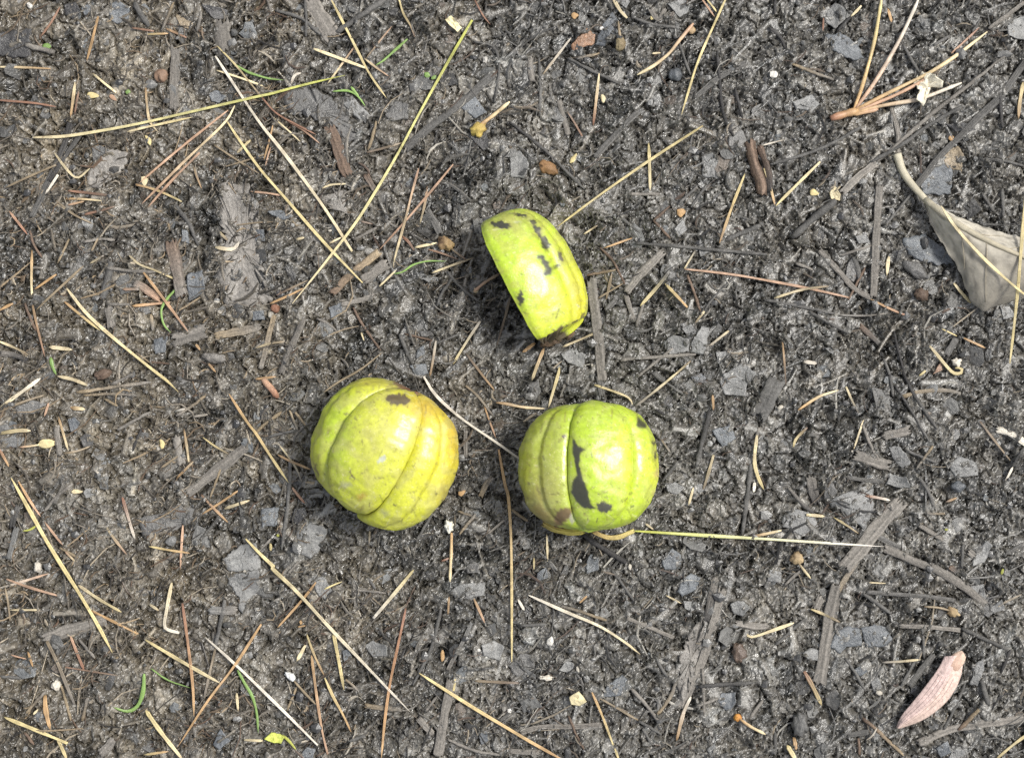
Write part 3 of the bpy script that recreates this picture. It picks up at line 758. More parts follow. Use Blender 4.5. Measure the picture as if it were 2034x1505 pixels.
# ---------------------------------------------------------------- dry leaf at the right edge
def leaf():
    mid_ = [(1838, 396), (1880, 432), (1930, 462), (1985, 490), (2045, 515), (2120, 545)]
    upper = [(1840, 392), (1892, 428), (1945, 448), (2000, 466), (2060, 478), (2126, 520)]
    lower = [(1836, 402), (1852, 452), (1905, 530), (1938, 622), (2000, 600), (2110, 570)]
    n = 56; m = 30
    Mp, _ = smooth_path(mid_, n); Up, _ = smooth_path(upper, n); Lp, _ = smooth_path(lower, n)
    V = []; cols = []
    r = random.Random(3)
    jag = [0.0] * n
    for i in range(n): jag[i] = (0.5 + .5 * math.sin(i * 1.35 + r.uniform(-.4, .4))) * 3.0 + r.uniform(-1, 1.8)
    w0 = at(1900, 500)
    zb = float(env(w0[0], w0[1]))
    for i in range(n):
        t = i / (n - 1)
        for j in range(-m, m + 1):
            s_ = abs(j) / m
            E = Up[i] if j < 0 else Lp[i]
            p = Mp[i] * (1 - s_) + E * s_
            d = E - Mp[i]; dn = np.linalg.norm(d) + 1e-6
            p = p + d / dn * (jag[i] * s_ ** 6 if j > 0 else jag[i] * .5 * s_ ** 6)
            # lifted midrib, blade arching down to the mud on the lower side, slightly up on the far side
            zz = .0078 + .0016 * math.sin(t * 3.1)
            if j > 0: zz -= .0068 * s_ ** 1.7 - .0022 * s_ ** 6 * math.sin(t * 5 + 1)
            else: zz -= .0028 * s_ ** 1.3
            zz *= min(1, .35 + 2.5 * t)
            vein = abs(((t * 9 + s_ * 1.6) % 1) - .5)
            zz += .00035 * (vein - .25) + .0004 * perlin(np.array([t * 9.]), np.array([j / 7.]), 50)[0]
            q = at(p[0], p[1], zb + zz + .0004)
            g = float(env(q[0], q[1])) + .0002
            if q[2] < g: q = at(p[0], p[1], g)
            V.append(q)
            cc = np.array([.42, .385, .32]) if j <= 0 else np.array([.37, .335, .275])  # lower half toned darker: shade of the downward bend put into the colour
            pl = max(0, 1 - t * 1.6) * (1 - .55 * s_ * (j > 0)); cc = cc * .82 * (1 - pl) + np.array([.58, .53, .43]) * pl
            cc = cc * (1 - .35 * max(0, (s_ - .4)) * (j > 0)) * (1 + .22 * perlin(np.array([t * 11.]), np.array([j / 8.]), 53)[0])  # the painted shade deepens towards the lower edge
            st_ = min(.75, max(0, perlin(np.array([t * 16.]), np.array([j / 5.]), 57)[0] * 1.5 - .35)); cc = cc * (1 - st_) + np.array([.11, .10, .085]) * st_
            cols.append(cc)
    W = 2 * m + 1; F = []
    o = len(V)
    V = np.array(V); cols = np.array(cols)
    V = np.concatenate([V, V - np.array([0, 0, .00016])]); cols = np.concatenate([cols, cols * .9])
    for i in range(n - 1):
        for j in range(W - 1):
            q = i * W + j
            F.append((q, q + 1, q + W + 1, q + W)); F.append((o + q, o + q + W, o + q + W + 1, o + q + 1))
        q = i * W; F.append((q, q + W, o + q + W, o + q)); q += W - 1; F.append((q + W, q, o + q, o + q + W))
    for j in range(W - 1): F.append((j + 1, j, o + j, o + j + 1))
    t = empty('dry_leaf', (w0[0], w0[1], zb))
    tag(t, 'beige dry curled leaf with toothed edge, cut by the right edge of the picture', 'leaf')
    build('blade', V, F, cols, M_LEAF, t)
    # petiole + midrib + side veins riding on the blade
    def rib(path, z, rad0, rad1, nm, c0, c1):
        P, _ = smooth_path(path, 24)
        zs_ = np.interp(np.linspace(0, 1, 24), np.linspace(0, 1, len(z)), z)
        Wp = np.array([at(u, v, zb + q) for (u, v), q in zip(P, zs_)])
        build(nm, *tube_mesh(Wp, np.linspace(rad0, rad1, 24), lerpcol(c0, c1, np.linspace(0, 1, 24)), 7), M_LEAF, t)
    rib([(1782, 306), (1792, 340), (1812, 368), (1838, 396)], [.0016, .0018, .0024, .0032], .0012, .0009, 'petiole', (.44, .40, .30), (.40, .36, .27))
    mz = [V[i * W + m][2] - zb + .00012 for i in range(n)]
    P2 = [tuple(Mp[i]) for i in range(0, n, 5)]
    rib(P2, [mz[i] for i in range(0, n, 5)], .0010, .0004, 'midrib', (.40, .36, .27), (.36, .31, .22))
    for (ii, sd) in [(14, 1), (25, 1), (20, -1), (32, -1)]:
        pts = []; zz = []
        for k in range(9):
            fi = min(n - 1, ii + int(k * (1.0 if sd > 0 else 1.3))); jj = m + sd * int(k / 8 * (m - 4))
            q = V[fi * W + jj]; kk = CAMH / (CAMH - q[2])
            pts.append((q[0] * kk / S + 1017, 752.5 - q[1] * kk / S)); zz.append(q[2] - zb + .00008)
        rib(pts, zz, .00012, .00007, 'vein', (.36, .315, .235), (.31, .27, .20))
leaf()

# ---------------------------------------------------------------- pink winged seed, lower right
def samara():
    Lft = [(1876, 1303), (1866, 1324), (1848, 1350), (1818, 1388), (1790, 1420), (1780, 1444)]
    Rgt = [(1913, 1300), (1912, 1330), (1904, 1358), (1880, 1396), (1836, 1430), (1786, 1447)]
    w0 = at(1850, 1370); zb = float(env(w0[0], w0[1]))
    t = empty('winged_seed', (w0[0], w0[1], zb))
    tag(t, 'pink speckled winged seed with orange brown head lying in the lower right corner', 'winged seed')
    n, m = 60, 22
    Lp, _ = smooth_path(Lft, n); Rp, _ = smooth_path(Rgt, n)
    V = []; cols = []
    r = random.Random(4)
    for i in range(n):
        tt = i / (n - 1)
        for j in range(m):
            s_ = j / (m - 1)
            p = Lp[i] * (1 - s_) + Rp[i] * s_
            zz = .0030 - .0014 * tt + .0012 * math.sin(math.pi * s_) + .0014 * (1 - s_) * math.sin(math.pi * tt) + .00003 * math.sin(s_ * 22 + tt * 9)
            V.append(at(p[0], p[1], zb + zz))
            nn = perlin(np.array([p[0] / 6.]), np.array([p[1] / 6.]), 55)[0]
            c_ = np.array([.56, .42, .38]) * (1 - .42 * max(0, nn)) * (1 + .1 * r.uniform(-1, 1))
            c_ = c_ * (1 - .12 * tt * tt)
            if s_ > .55: c_ = c_ * .95 + np.array([.06, .05, .02])
            cols.append(c_)
    F = []; o = n * m
    V = np.array(V); cols = np.array(cols)
    V = np.concatenate([V, V - np.array([0, 0, .00022])]); cols = np.concatenate([cols, cols * .7])
    for i in range(n - 1):
        for j in range(m - 1):
            q = i * m + j; F.append((q, q + m, q + m + 1, q + 1)); F.append((o + q, o + q + 1, o + q + m + 1, o + q + m))
        q = i * m; F.append((q, o + q, o + q + m, q + m)); q += m - 1; F.append((q, q + m, o + q + m, o + q))
    for j in range(m - 1):
        F.append((j, j + 1, o + j + 1, o + j)); q = (n - 1) * m + j; F.append((q, o + q, o + q + 1, q + 1))
    build('wing', V, F, cols, M_PALE, t)
    g = blob_geo(1893, 1313, 27, 15, 50, (.42, .26, .19), (.54, .40, .31), rz=9, lump=.12)
    build('seed', g[0] + np.array([0, 0, .0022]), g[1], g[2], M_PALE, t)
    for k in range(5):
        s_ = .2 + .15 * k
        P = []
        for i in range(14, 56, 4):
            q = V[i * m + int(s_ * (m - 1))]; P.append(q + np.array([0, 0, .00008]))
        P = np.array(P)
        build('vein', *tube_mesh(P, np.linspace(.00009, .00006, len(P)), np.repeat([[.55, .415, .375]], len(P), 0), 6), M_PALE, t)
samara()

# ---------------------------------------------------------------- needle bundle, petal, buds on stalks (things with parts)
def stalked(name, label, cat, body, bodycol, stalk, sw, scol, group=None, bname='bud', lump=.42, taper=0.25):
    """body = (u, v, rx, ry, angle)"""
    w = at(body[0], body[1])
    t = empty(name, (w[0], w[1], float(env(w[0], w[1]))))
    tag(t, label, cat, group)
    build(bname, *blob_geo(*body, PAL[bodycol[0]] if isinstance(bodycol, str) else bodycol[0], PAL[bodycol[1]] if isinstance(bodycol, str) else bodycol[1], lump=lump, taper=taper, freq=2.2, rz=(3.5 if bname == 'scale' else None)), M_PALE, t)
    build('stalk', *needle_geo([px(q) for q in stalk.split()], sw, PAL[scol[0]], PAL[scol[-1]], lift=.0008), M_NEED, t)
    return t

def bundle():
    w = at(1690, 225); t = empty('pine_needle_bundle', (w[0], w[1], float(env(w[0], w[1]))))
    tag(t, 'bundle of pale pine needles fanning out from an orange sheath, under the white petal', 'pine needles')
    build('sheath', *needle_geo([px(q) for q in 'D525,908 D600,885 D680,862 D740,845'.split()], 60, PAL['r'], PAL['o'], lift=.0006, tip=(.7, .5), flat=.9), M_NEED, t)
    for pts, w_, c_ in [('D700,845 D760,690 D860,330 D905,60 D918,-30', 28, 'oy'), ('D715,835 D880,610 D1060,300 D1180,40 D1205,-30', 30, 'pw'),
                        ('D700,850 D950,722 D1200,600 D1290,556 D1500,420 D1725,245', 28, 'oc'), ('D700,862 D1000,742 D1200,640 D1300,566', 26, 'pp'),
                        ('D690,872 D900,812 D1170,770 D1240,752 D1530,635', 30, 'ow'), ('D690,880 D780,862 D890,838', 32, 'op')]:
        build('needle', *needle_geo([px(q) for q in pts.split()], w_, PAL[c_[0]], PAL[c_[1]], lift=.0009), M_NEED, t)
bundle()
def petal(name, label, cat, poly, colr, h, seed, curl=.002):
    r = random.Random(seed)
    g = scrap_geo([px(q) for q in poly.split()], colr, r=r, lift=.0016, curl=curl, rag=.05, th=.0003, var=.06)
    V, F, cols = g
    V = V.copy(); V[:, 2] += h * (perlin(V[:, 0] * 900, V[:, 1] * 900, seed) + .4 * perlin(V[:, 0] * 2200, V[:, 1] * 2200, seed + 1))
    return tag(build(name, V, F, cols, M_PALE), label, cat)
petal('petal', 'crumpled white petal lying across the fanned pale needles', 'petal', 'D1155,612 D1220,550 D1290,558 D1392,620 D1382,672 D1300,668 D1270,735 D1240,812 D1185,762 D1210,690 D1165,650', (.72, .66, .52), .0016, 5)
petal('flower_fragment', 'white and yellow flower fragment near the top edge above the upper husk', 'flower piece', 'B1480,150 B1530,120 B1570,165 B1610,210 B1580,245 B1520,200', (.70, .62, .38), .0010, 6, .001)
petal('flower_fragment', 'square cream papery flower fragment below the right husk', 'flower piece', 'O465,1040 O540,995 O600,1070 O550,1105 O480,1092', (.62, .54, .33), .0008, 8, .001)
petal('seed_leaf', 'yellow-green sprouting seed leaf at the bottom edge', 'sprout leaf', 'N90,1360 N150,1312 N215,1322 N250,1345 N225,1392 N150,1385', (.52, .56, .12), .0008, 9, .001)
stalked('flower_bud', 'small yellow bud on an orange stalk, up left of the upper husk', 'flower bud', (951, 256, 16, 13, 40), ((.50, .38, .10), (.34, .24, .08)), 'B1745,965 B1860,880 B1978,780', 28, 'oc', bname='bud', lump=.4)
stalked('seed_capsule', 'round brown seed capsule with a pointed tail, left of the upper husk', 'seed capsule', (886, 485, 16, 13, -30), ((.16, .10, .06), (.40, .28, .13)), 'F1530,480 F1590,525 F1645,565', 16, 'tb')
stalked('seed_capsule', 'grey tan seed capsule with thin upward tail near the top edge', 'seed capsule', (1233, 88, 10, 14, 0), ((.26, .21, .12), (.16, .12, .07)), 'C860,300 C848,240 C842,165', 20, 'tt')
stalked('seed_capsule', 'tan seed capsule with a curved tail, below the pale green stalk end', 'seed capsule', (1583, 1108, 13, 12, -40), ((.20, .14, .08), (.40, .30, .17)), 'L280,1460 L310,1500 P340,90 P372,128', 20, 'tc')
stalked('seed_capsule', 'brown seed capsule with a tail pointing left, above the pink winged seed', 'seed capsule', (1893, 1216, 13, 9, -20), ((.22, .15, .08), (.36, .27, .15)), 'P1440,375 P1350,350 P1240,345', 18, 'tt')
stalked('flower_bud', 'orange bud on a cream stalk near the bottom edge, right of centre', 'flower bud', (1466, 1424, 8, 8, 0), ((.50, .24, .05), (.42, .18, .05)), 'O1775,1205 O1850,1262 O1970,1322', 24, 'oc', lump=.3)
stalked('knobbed_twig', 'pinkish bent twig with a tan knob near the top edge', 'twig', (1374, 60, 8, 8, 0), ((.42, .30, .17), (.34, .24, .14)), 'C1418,180 C1310,310 C1232,414 C1110,510 C985,576', 26, 'pc', bname='knob', lump=.3)
stalked('knobbed_twig', 'thin cream stalk with a pale knob pointing into the upper husk hollow', 'twig', (945, 577, 5, 5, 0), ((.50, .40, .26), (.5, .4, .26)), 'F1705,805 F1790,732 F1905,668', 22, 'pt', bname='knob', lump=.3)
stalked('husk_scale', 'cream diamond seed scale with thin stalk near the left edge', 'seed scale', (93, 881, 17, 9, 4), ((.62, .52, .28), (.55, .45, .24)), 'I300,552 I240,562 I150,572', 16, 'cp', bname='scale', lump=.2)
stalked('tufted_stem', 'orange stem topped with white fuzz, below between the two lower husks', 'stem', (892, 1045, 8, 12, 10), ((.70, .68, .6), (.66, .62, .5)), 'J1532,1225 J1530,1400 N1524,20 N1520,155', 24, 'oc', bname='fuzz', lump=.6)
stalked('tufted_stem', 'dull thin stem with a white fuzzy end near the bottom edge', 'stem', (577, 1342, 7, 11, 50), ((.66, .66, .64), (.6, .6, .56)), 'N325,915 N410,1010 N490,1092', 20, 'tt', bname='fuzz', lump=.5)

# ---------------------------------------------------------------- surveyed litter: kind | colours | width | points (sheet x,y)
DATA = '''
N cl 29 A255,1055 A500,1050 A1000,965 A1500,850 A2000,735 B150,720 B400,650 B715,578
N cy 24 A970,1010 A1200,958 A1470,900
N co 26 A-20,514 A200,518 A390,528
N oo 28 A750,125 A710,300 A665,470
N rr 24 A460,55 A390,180 A310,285
N cc 27 A705,560 A800,640 A890,710
N co 34 A575,630 A560,760 A540,900
N rr 22 A602,700 A572,880
N oc 24 A1110,645 A1130,850 A1145,940 A1210,1010
N rr 20 A-20,768 A270,790 A430,820
N cc 26 A415,1170 A500,1290 A590,1382 A690,1290
N pp 24 A1750,845 A1380,1135 A1060,1410
N cp 28 A1800,810 A1738,935 A1440,1210 E1085,137
N pp 24 A1530,1170 A1300,1400 E1135,160
N yy 28 A1742,935 A1850,1100 A2000,1310 F230,60 F540,420 F850,740
N wc 31 A1650,430 A1820,690 A2000,960 B230,1150 B490,1500 F600,230 F770,500
N yt 18 A1660,350 A1800,490 A1960,690 B80,750
N cc 24 A1660,540 A1850,600 B85,660
G gg 24 A1790,490 A1900,555 B30,575 B130,605 B245,615
N cy 30 A1815,1175 A1865,1125 A1920,1075
N tt 22 A1640,1110 A1820,1230 A1985,1330
N tt 22 A430,1265 A230,1350 A40,1440
N oy 28 A1040,1415 A1180,1450 A1300,1500 E1395,118
N yo 22 A1110,265 A1290,258
N rr 24 A1010,215 A1180,240
N or 24 A1270,220 A1430,290
N to 24 A1480,1270 A1510,1360 A1545,1445
T dt 24 A1240,235 A1290,120 A1330,20
T dd 24 A1510,240 A1545,90
T ss 42 A1030,20 A1080,110 A1145,205
T dd 42 A190,345 A300,372 A420,400
N rb 26 A520,1462 A860,1502
S dd 76 A1348,345 A1340,600 A1335,860
S dd 130 A1690,130 A1710,280 A1745,430
S ks 44 A545,930 A500,1100 A430,1270 E300,130 E238,250
S sk 36 A640,1000 A500,1200 A370,1400
N ww 30 A445,1340 A400,1410 A345,1490
L k A-60,250 A120,235 A240,220 A230,360 A245,440 A100,440 A-40,420
L u A840,30 A900,0 A990,60 A985,140 A900,185 A840,150
L k A490,40 A580,10 A620,90 A560,150 A500,110
L u A620,60 A680,30 A705,80 A650,120
L k A1540,30 A1640,50 A1750,80 A1720,150 A1640,150
L d A660,1420 A680,1300 A840,1150 A960,1160 A980,1240 A900,1350 A760,1440
L t A1340,100 A1480,180 A1460,230 A1380,200
L u A1600,720 A1650,690 A1740,740 A1680,790 A1620,780
N yy 25 B600,-20 B790,350 B900,570 B1035,755
N cc 30 B475,375 B650,440 B880,525
N cp 24 B865,450 B960,525 B1050,585
N pc 22 B815,320 B700,480 B580,645
N pt 20 B1075,200 B970,330 B875,450
G gg 27 B1195,300 B1050,430 B1005,470 B945,505
N yb 22 B1125,-20 B1160,110 B1215,190 B1250,285
N lc 28 B1690,155 B1530,430 B1300,840 B1110,1200 B930,1500 F800,280 F560,590 F310,900
G gg 22 B620,702 B740,690 B820,740 B872,818
G gg 26 B760,665 B800,715 B825,745
N ww 28 B300,645 B325,575 B380,560
N rr 18 B1700,-20 B1770,120 B1830,190
N rr 18 B80,750 B180,870 B350,960 B490,1030
N rp 20 B230,900 B400,1000 B520,1100
N cc 18 B150,890 B280,1000 B370,1085
N oo 20 B165,950 B130,1100 B90,1235
N pp 18 B145,1120 B105,1270
S bb 88 B590,950 B660,1130 B740,1360
N bt 28 B880,1170 B1000,1140 B1150,1095
S dd 130 B430,-30 B530,140 B640,310
S ss 62 B1870,560 B1600,800 B1350,990 B1170,1150
T ss 46 B650,250 B850,110 B1030,-10
L s B230,700 B430,665 B620,745 B735,900 B815,1050 B745,1100 B600,940 B420,880 B280,860
L s B1020,880 B1100,770 B1200,800 B1200,910 B1050,925
L u B1600,830 B1700,730 B1805,860 B1720,905
L v B690,790 B770,735 B910,890 B830,925
L k B1660,930 B1760,980 B1840,1100 B1780,1160 B1680,1060
N cc 22 B540,1445 B600,1415 B720,1410
N pc 25 B1280,1290 B1225,1490 F1180,250 F1092,560 F1085,620
N pp 23 B1545,1260 F1395,15 F1190,255 F970,495
N pc 27 F1345,0 F1330,130 F1288,290
T tt 24 B955,930 B930,1040 B890,1155
T ss 26 B180,80 B380,130 B520,260
T ss 24 B410,0 B420,160 B415,280
T ss 20 B1700,320 B1870,350 B1905,520 B1860,800
S bd 42 B870,1330 B920,1420 B980,1510
N yy 25 C1680,-40 C1580,180 C1450,470 C1380,700 C1325,885
N pp 20 C1480,-10 C1580,130
N yy 20 C1515,-10 C1600,95
N cc 36 C805,-10 C850,80 C910,140
L o C480,345 C600,215 C665,265 C660,335 C490,392
N rc 29 C650,960 C675,740 C695,565
N cc 22 C1100,412 C1170,405
N wt 26 C480,290 C380,420 C265,570
T ss 24 C455,445 C650,550 C850,640
T ks 25 C0,930 C250,1120 C430,1300 C580,1450
T ss 24 C235,450 C245,680 C240,890
N yy 27 C1490,965 C1100,1215 C690,1500 G375,310
N yc 33 C1075,1095 C1080,1250 C1086,1462
N cy 28 D445,1240 D180,1500 H105,150
N yo 28 C1815,1330 C1745,1500 G1690,220 G1618,435
S bb 86 C1840,1070 C1880,1260 C1945,1400 G1940,90
S bk 52 C1920,1110 C1990,1290 D60,1480
S ss 44 C1000,850 C820,1030 C660,1215
L u C740,170 C800,90 C835,150 C780,260 C740,350 C665,350 C700,240
L v C830,0 C945,-10 C905,65 C870,40
L v C1220,30 C1300,-10 C1400,20 C1380,90 C1310,135
T kk 24 C1735,670 C1760,780 C1795,910
T kk 28 C1600,400 C1620,640 C1640,870 C1725,1045
T ss 18 C1380,1210 C1410,1030
N br 22 C445,850 C500,930 C565,1045
T dt 22 C530,450 C700,410
T ss 24 C970,140 C1100,190 C1280,210
T ss 22 C1310,330 C1345,440 C1395,575
S dd 46 C170,430 C165,540 C190,640
S dd 40 C385,760 C420,900 C465,1050
S ss 40 C1420,760 C1600,600 C1830,480
S dd 36 C1080,60 C1150,180 C1200,60
L v C10,1180 C90,1150 C160,1260 C120,1370 C20,1360
L v C1480,1200 C1560,1170 C1650,1250 C1600,1370 C1490,1350
L s C1690,1050 C1790,990 C1830,1080 C1760,1150 C1690,1120
N oo 30 D960,60 D975,110 D992,172
N cc 30 D760,45 D725,85 D680,128
T kk 26 D680,130 D570,245
S ss 54 D2050,420 D1850,720 D1690,870 D1500,1060 D1340,1220 D1170,1440
T dd 30 D1930,370 D1600,640 D1300,870 D1030,1110 D880,1240
T ss 30 D1535,815 D1270,960 D1060,1120 D830,1245
S dd 54 D880,1240 D740,1350 D600,1490
T ss 26 D760,975 D500,1120 D280,1200 D60,1262
S dd 34 D985,820 D1040,1000 D1040,1190
N pr 22 D1450,410 D1560,310 D1665,212
L t D1370,1200 D1480,1100 D1545,1180 D1530,1315 D1420,1285
L c D515,1475 D560,1425 D600,1490 D595,1540 D530,1530
N yo 40 D2000,630 D1970,800 D1965,912
L u D480,270 D600,250 D720,330 D785,445 D700,462 D560,400
L v D490,80 D560,20 D640,60 D640,150 D560,220 D490,170
L v D1870,170 D2020,120 D2020,310 D1890,275
L v D230,780 D380,725 D445,800 D380,855 D260,835
L u D1200,1340 D1400,1240 D1465,1310 D1440,1490 D1230,1490
L k D1640,1000 D1560,940 D1400,950 D1480,1010
N ww 18 D-10,1118 D175,1070
N yo 30 D15,1290 D60,1420 H98,148
T kk 26 D1820,720 D1842,985
T td 24 D230,490 D400,560 D550,612
N rr 16 D470,140 D466,240
T kk 26 D100,0 D95,110
T kk 24 D50,210 D150,290 D180,380
T ss 26 D1080,340 D1150,470 D1210,560
T ss 24 D1310,350 D1440,275
T ss 20 D1610,250 D1680,140
S dd 30 D1730,230 D1860,130 D2010,20
T ss 20 D1680,1220 D1860,1230 D2010,1275
N oc 25 E500,95 E640,98 E780,112
N rb 26 E540,35 E860,70
N po 26 E520,145 E645,115
N rb 26 E650,215 E760,190 E890,152
N pr 28 E70,190 E140,280 E212,372
N oc 30 E245,490 E240,700 E242,850
N or 27 E250,910 E280,1060 E345,1310
N oo 28 E432,675 E265,790
N oo 32 E100,897 E-15,955
N tt 24 E640,610 E490,750 E380,850 E270,950
N cy 33 E510,780 E660,980 E900,1190 E1200,1430 I1280,60 I1368,148
N oy 27 E495,885 E620,990 E772,1108
N tt 22 E430,110 E560,220 E720,290
N cy 25 E990,530 E1060,600 E1180,640 E1325,705
N op 29 E1100,660 E1260,870 E1440,1112
N oo 29 E1500,1210 E1535,1255
N op 32 E1010,918 E1300,890
G gg 26 E1358,778 E1270,870 E1230,950 E1250,1060 E1310,1122
G gg 38 E388,1310 E400,1380 E432,1445
N cc 44 E375,1232 E450,1240 E555,1252
N ct 26 E-15,1185 E120,1240 E218,1292
N cc 40 E440,1455 I560,50 I670,97
S bd 92 E1310,400 E1350,600 E1400,860
S dd 98 E1310,1190 E1450,1150 E1600,1100
S td 60 E1640,1150 E1800,1120 E2010,1075
L d E1700,-30 E1900,-20 F20,60 F60,330 F40,480 F150,880 E1900,915 E1730,912 E1662,720 E1720,480 E1682,200
N cw 42 E1650,468 E1790,492 E1835,425
N ct 30 E1675,345 E1745,415
T ss 32 E1340,140 E1450,280 E1520,455
L u E1430,680 E1550,640 E1575,800 E1450,885
L u E1180,1170 E1285,1145 E1265,1270 E1190,1285
L u E1395,330 E1440,340 E1450,440 E1390,420
T dd 28 E820,625 E1000,650 E1200,656
N pd 34 E940,790 E1080,788
S dp 60 E1010,735 E1110,780 E1240,875
N cd 26 E690,592 E795,530
T td 28 E1158,980 E1172,1105
N oo 26 E1590,1350 E1655,1425
T dd 26 E640,430 E760,400 E880,415
T tt 18 E530,405 E440,590
T bb 20 E230,340 E250,440 E320,545
S dd 60 E830,910 E860,1100
S ss 56 E780,880 E830,720 E860,560
T dd 26 E820,905 E1000,905
N tt 22 E700,500 E755,390
S dk 40 E0,1280 E120,1290 E220,1340
T bb 24 E190,900 E230,1010 E280,1110
N pp 21 F-10,40 F120,52 F235,72
N cc 26 F335,410 F402,393
N cc 23 F590,440 F690,390
N cc 31 F1250,470 F1420,433
G gg 18 F1090,670 F1160,660 F1230,600 F1350,570 F1495,575
N cc 24 F978,768 F1110,640
N ct 26 F1380,665 F1550,600 F1700,548
L v F1248,648 F1330,680 F1425,698 F1380,742 F1280,704
N tb 27 F1985,835 F1930,1050 F1878,1218
N wy 33 F1752,1033 F1640,1200 F1543,1362
N wo 27 F1412,1183 F1390,1330 F1365,1462
N bo 25 F1640,1280 F1740,1410 J1800,60 J1862,134
N oo 25 F140,900 F280,840 F410,775
N bt 24 F190,835 F430,720
S bt 58 F600,830 F800,640 F985,495
S dd 84 F840,735 F1060,570
N pb 20 F1340,480 F1450,510 F1585,562
L d F530,80 F700,30 F735,215 F600,165
N bb 20 F840,270 F930,290
S dd 36 F680,912 F955,838
L u F590,930 F690,890 F692,965 F610,1012
N tt 20 F992,1280 F830,1410 F660,1500 J550,152
T bb 22 F780,930 F840,1050 F990,1260
N cc 18 F832,1100 F862,1185
S td 40 F172,980 F120,1200 F68,1405
S dd 48 F405,1000 F320,1200 F220,1445
N ct 24 F30,1240 F130,1205 F255,1190
T ss 24 F1500,655 F1600,780 F1750,885
T ss 28 F1130,1130 F1180,1240 F1232,1365
N rb 32 F1150,385 F1200,420 F1245,492
L u F1210,1370 F1330,1360 F1355,1430 F1260,1475
S ss 50 F1340,170 F1400,270 F1455,380
T dd 26 F780,410 F860,370 F960,315
L u F120,190 F220,180 F300,230 F240,260 F160,220
L u F20,330 F90,330 F100,420 F30,420
L u F-10,960 F90,950 F100,1020 F10,1030
L u F1270,1240 F1320,1220 F1330,1290 F1260,1320
T dd 20 F500,1010 F600,1060 F660,1120
T ss 24 F1540,700 F1450,830 F1420,920
T bb 18 F1170,1130 F1400,1185
T ss 18 F1400,1210 F1600,1130
L s F1290,1110 F1370,1110 F1400,1150 F1300,1150
S dd 66 G1195,490 G1030,650 G895,815
S dd 74 G630,690 G660,900 G690,1200 G722,1505
N vy 40 G1235,648 G1160,750 G1010,918
N yo 31 G1200,745 G1280,830 G1372,928
N pp 27 G1350,635 G1550,655 G1780,685 H0,715 H350,780 H662,852
N ct 25 H95,857 H300,790 H512,765
N oo 23 G730,475 G952,395
T bt 22 G600,682 G820,640
T ss 27 G975,435 G1250,455 G1700,500 G1985,522
N cc 27 G412,1232 G560,1170 G722,1100
N oc 38 G275,1232 G220,1370 G180,1485
N oo 42 G205,1200 G108,1272
N yc 34 G390,1385 K385,0 K340,150 K305,272
T ss 38 G1935,298 G1660,412
N ct 22 G578,367 G682,300
L v G1450,460 G1530,420 G1548,500 G1470,542
L v G1180,1200 G1260,1140 G1385,1170 G1385,1265 G1230,1285
L v G1395,1210 G1480,1070 G1545,1080 G1505,1285 G1400,1275
T dd 30 G860,1332 G1100,1310 G1435,1288
N cd 28 G1688,1108 G1530,1232
N tc 25 G1397,1338 G1220,1492
N ct 25 G1502,958 G1428,1052
T ss 18 G1742,690 G1560,860 G1500,958
T bb 20 G700,470 G800,560 G892,752
N tt 28 G792,668 G750,867
N tt 20 G885,740 G680,862
T bb 22 G1370,680 G1420,800 G1472,960
L v G400,1285 G500,1230 G590,1290 G572,1395 G450,1355
L v G1270,330 G1340,250 G1370,330 G1300,390
L v G1640,1440 G1800,1350 G1900,1440 G1840,1505 G1650,1505
L v G1590,1270 G1680,1260 G1690,1320 G1600,1330
L u G1400,1460 G1470,1430 G1520,1470 G1480,1505
T ss 24 G850,230 G1010,360
T ss 22 G1300,140 G1450,0
T ss 22 G1400,160 G1520,-10
T dd 26 G920,60 G1160,62
S ss 42 G830,860 G740,960
T bb 22 G1110,260 G1240,400
T bb 22 G1110,265 G1240,150
N cd 22 G1350,630 G1440,480
L v G1330,1090 G1400,1050 G1430,1100 G1370,1150
S dd 36 G900,830 G960,1030
T dd 26 G980,1070 G1040,880
T dd 24 G990,1460 G1110,1360 G1260,1240
S ss 40 G1110,1420 G1200,1500
T ss 56 H565,108 H400,240 H225,395
S dd 58 H895,-10 H880,300 H870,500 H850,860
N vd 25 H598,532 H838,453
N cc 40 H972,538 H960,600 H958,685
N cy 37 H1468,743 H1540,830 H1602,897
N cy 33 H1370,148 H1480,320 H1700,560 H1900,740 H2050,860
N yy 35 H2025,20 H1990,400 H1960,800 H1898,1358
N or 24 H830,865 H1000,950 H1120,995
S dd 40 H430,480 H560,620 H700,790 H850,860
T ss 24 H20,870 H300,920 H555,977
N vd 20 H590,987 H800,995 H992,968
T ss 24 H360,960 H500,1040 H660,1122
N yy 18 H1378,1093 H1492,1147
N oo 24 H1545,1163 H1717,1242
N cy 33 H1284,1223 H1380,1340 H1465,1440 H1532,1432 H1532,1390 H1480,1392
N yy 27 H1252,1413 H1200,1457
N ww 44 H318,1343 H418,1357
N ob 22 H155,1170 H170,1350 L182,95
T ss 22 H1152,48 H940,302
L u H1080,400 H1250,370 H1400,480 H1480,600 H1330,600 H1180,560 H1100,480
L p H1310,1442 H1370,1348 H1392,1402
T kk 22 H990,730 H1100,700
L s H660,600 H690,540 H740,620 H700,740 H640,690
S ss 40 H700,530 H760,740
T bb 20 H660,870 H790,620
N cd 18 H600,0 H560,40
T dd 24 H260,590 H390,640
S bs 40 H740,1060 H900,1210
T ss 24 H930,1320 H1000,1500
T kk 20 H1010,1110 H1050,1290 H1110,1490
S ss 50 H1400,1310 H1490,1160
L v H1820,900 H1900,920 H1940,1000 H1850,1020
L v H710,380 H800,370 H830,430 H740,440
T ss 18 H1670,290 H1860,300
T ss 26 H1690,60 H1780,200
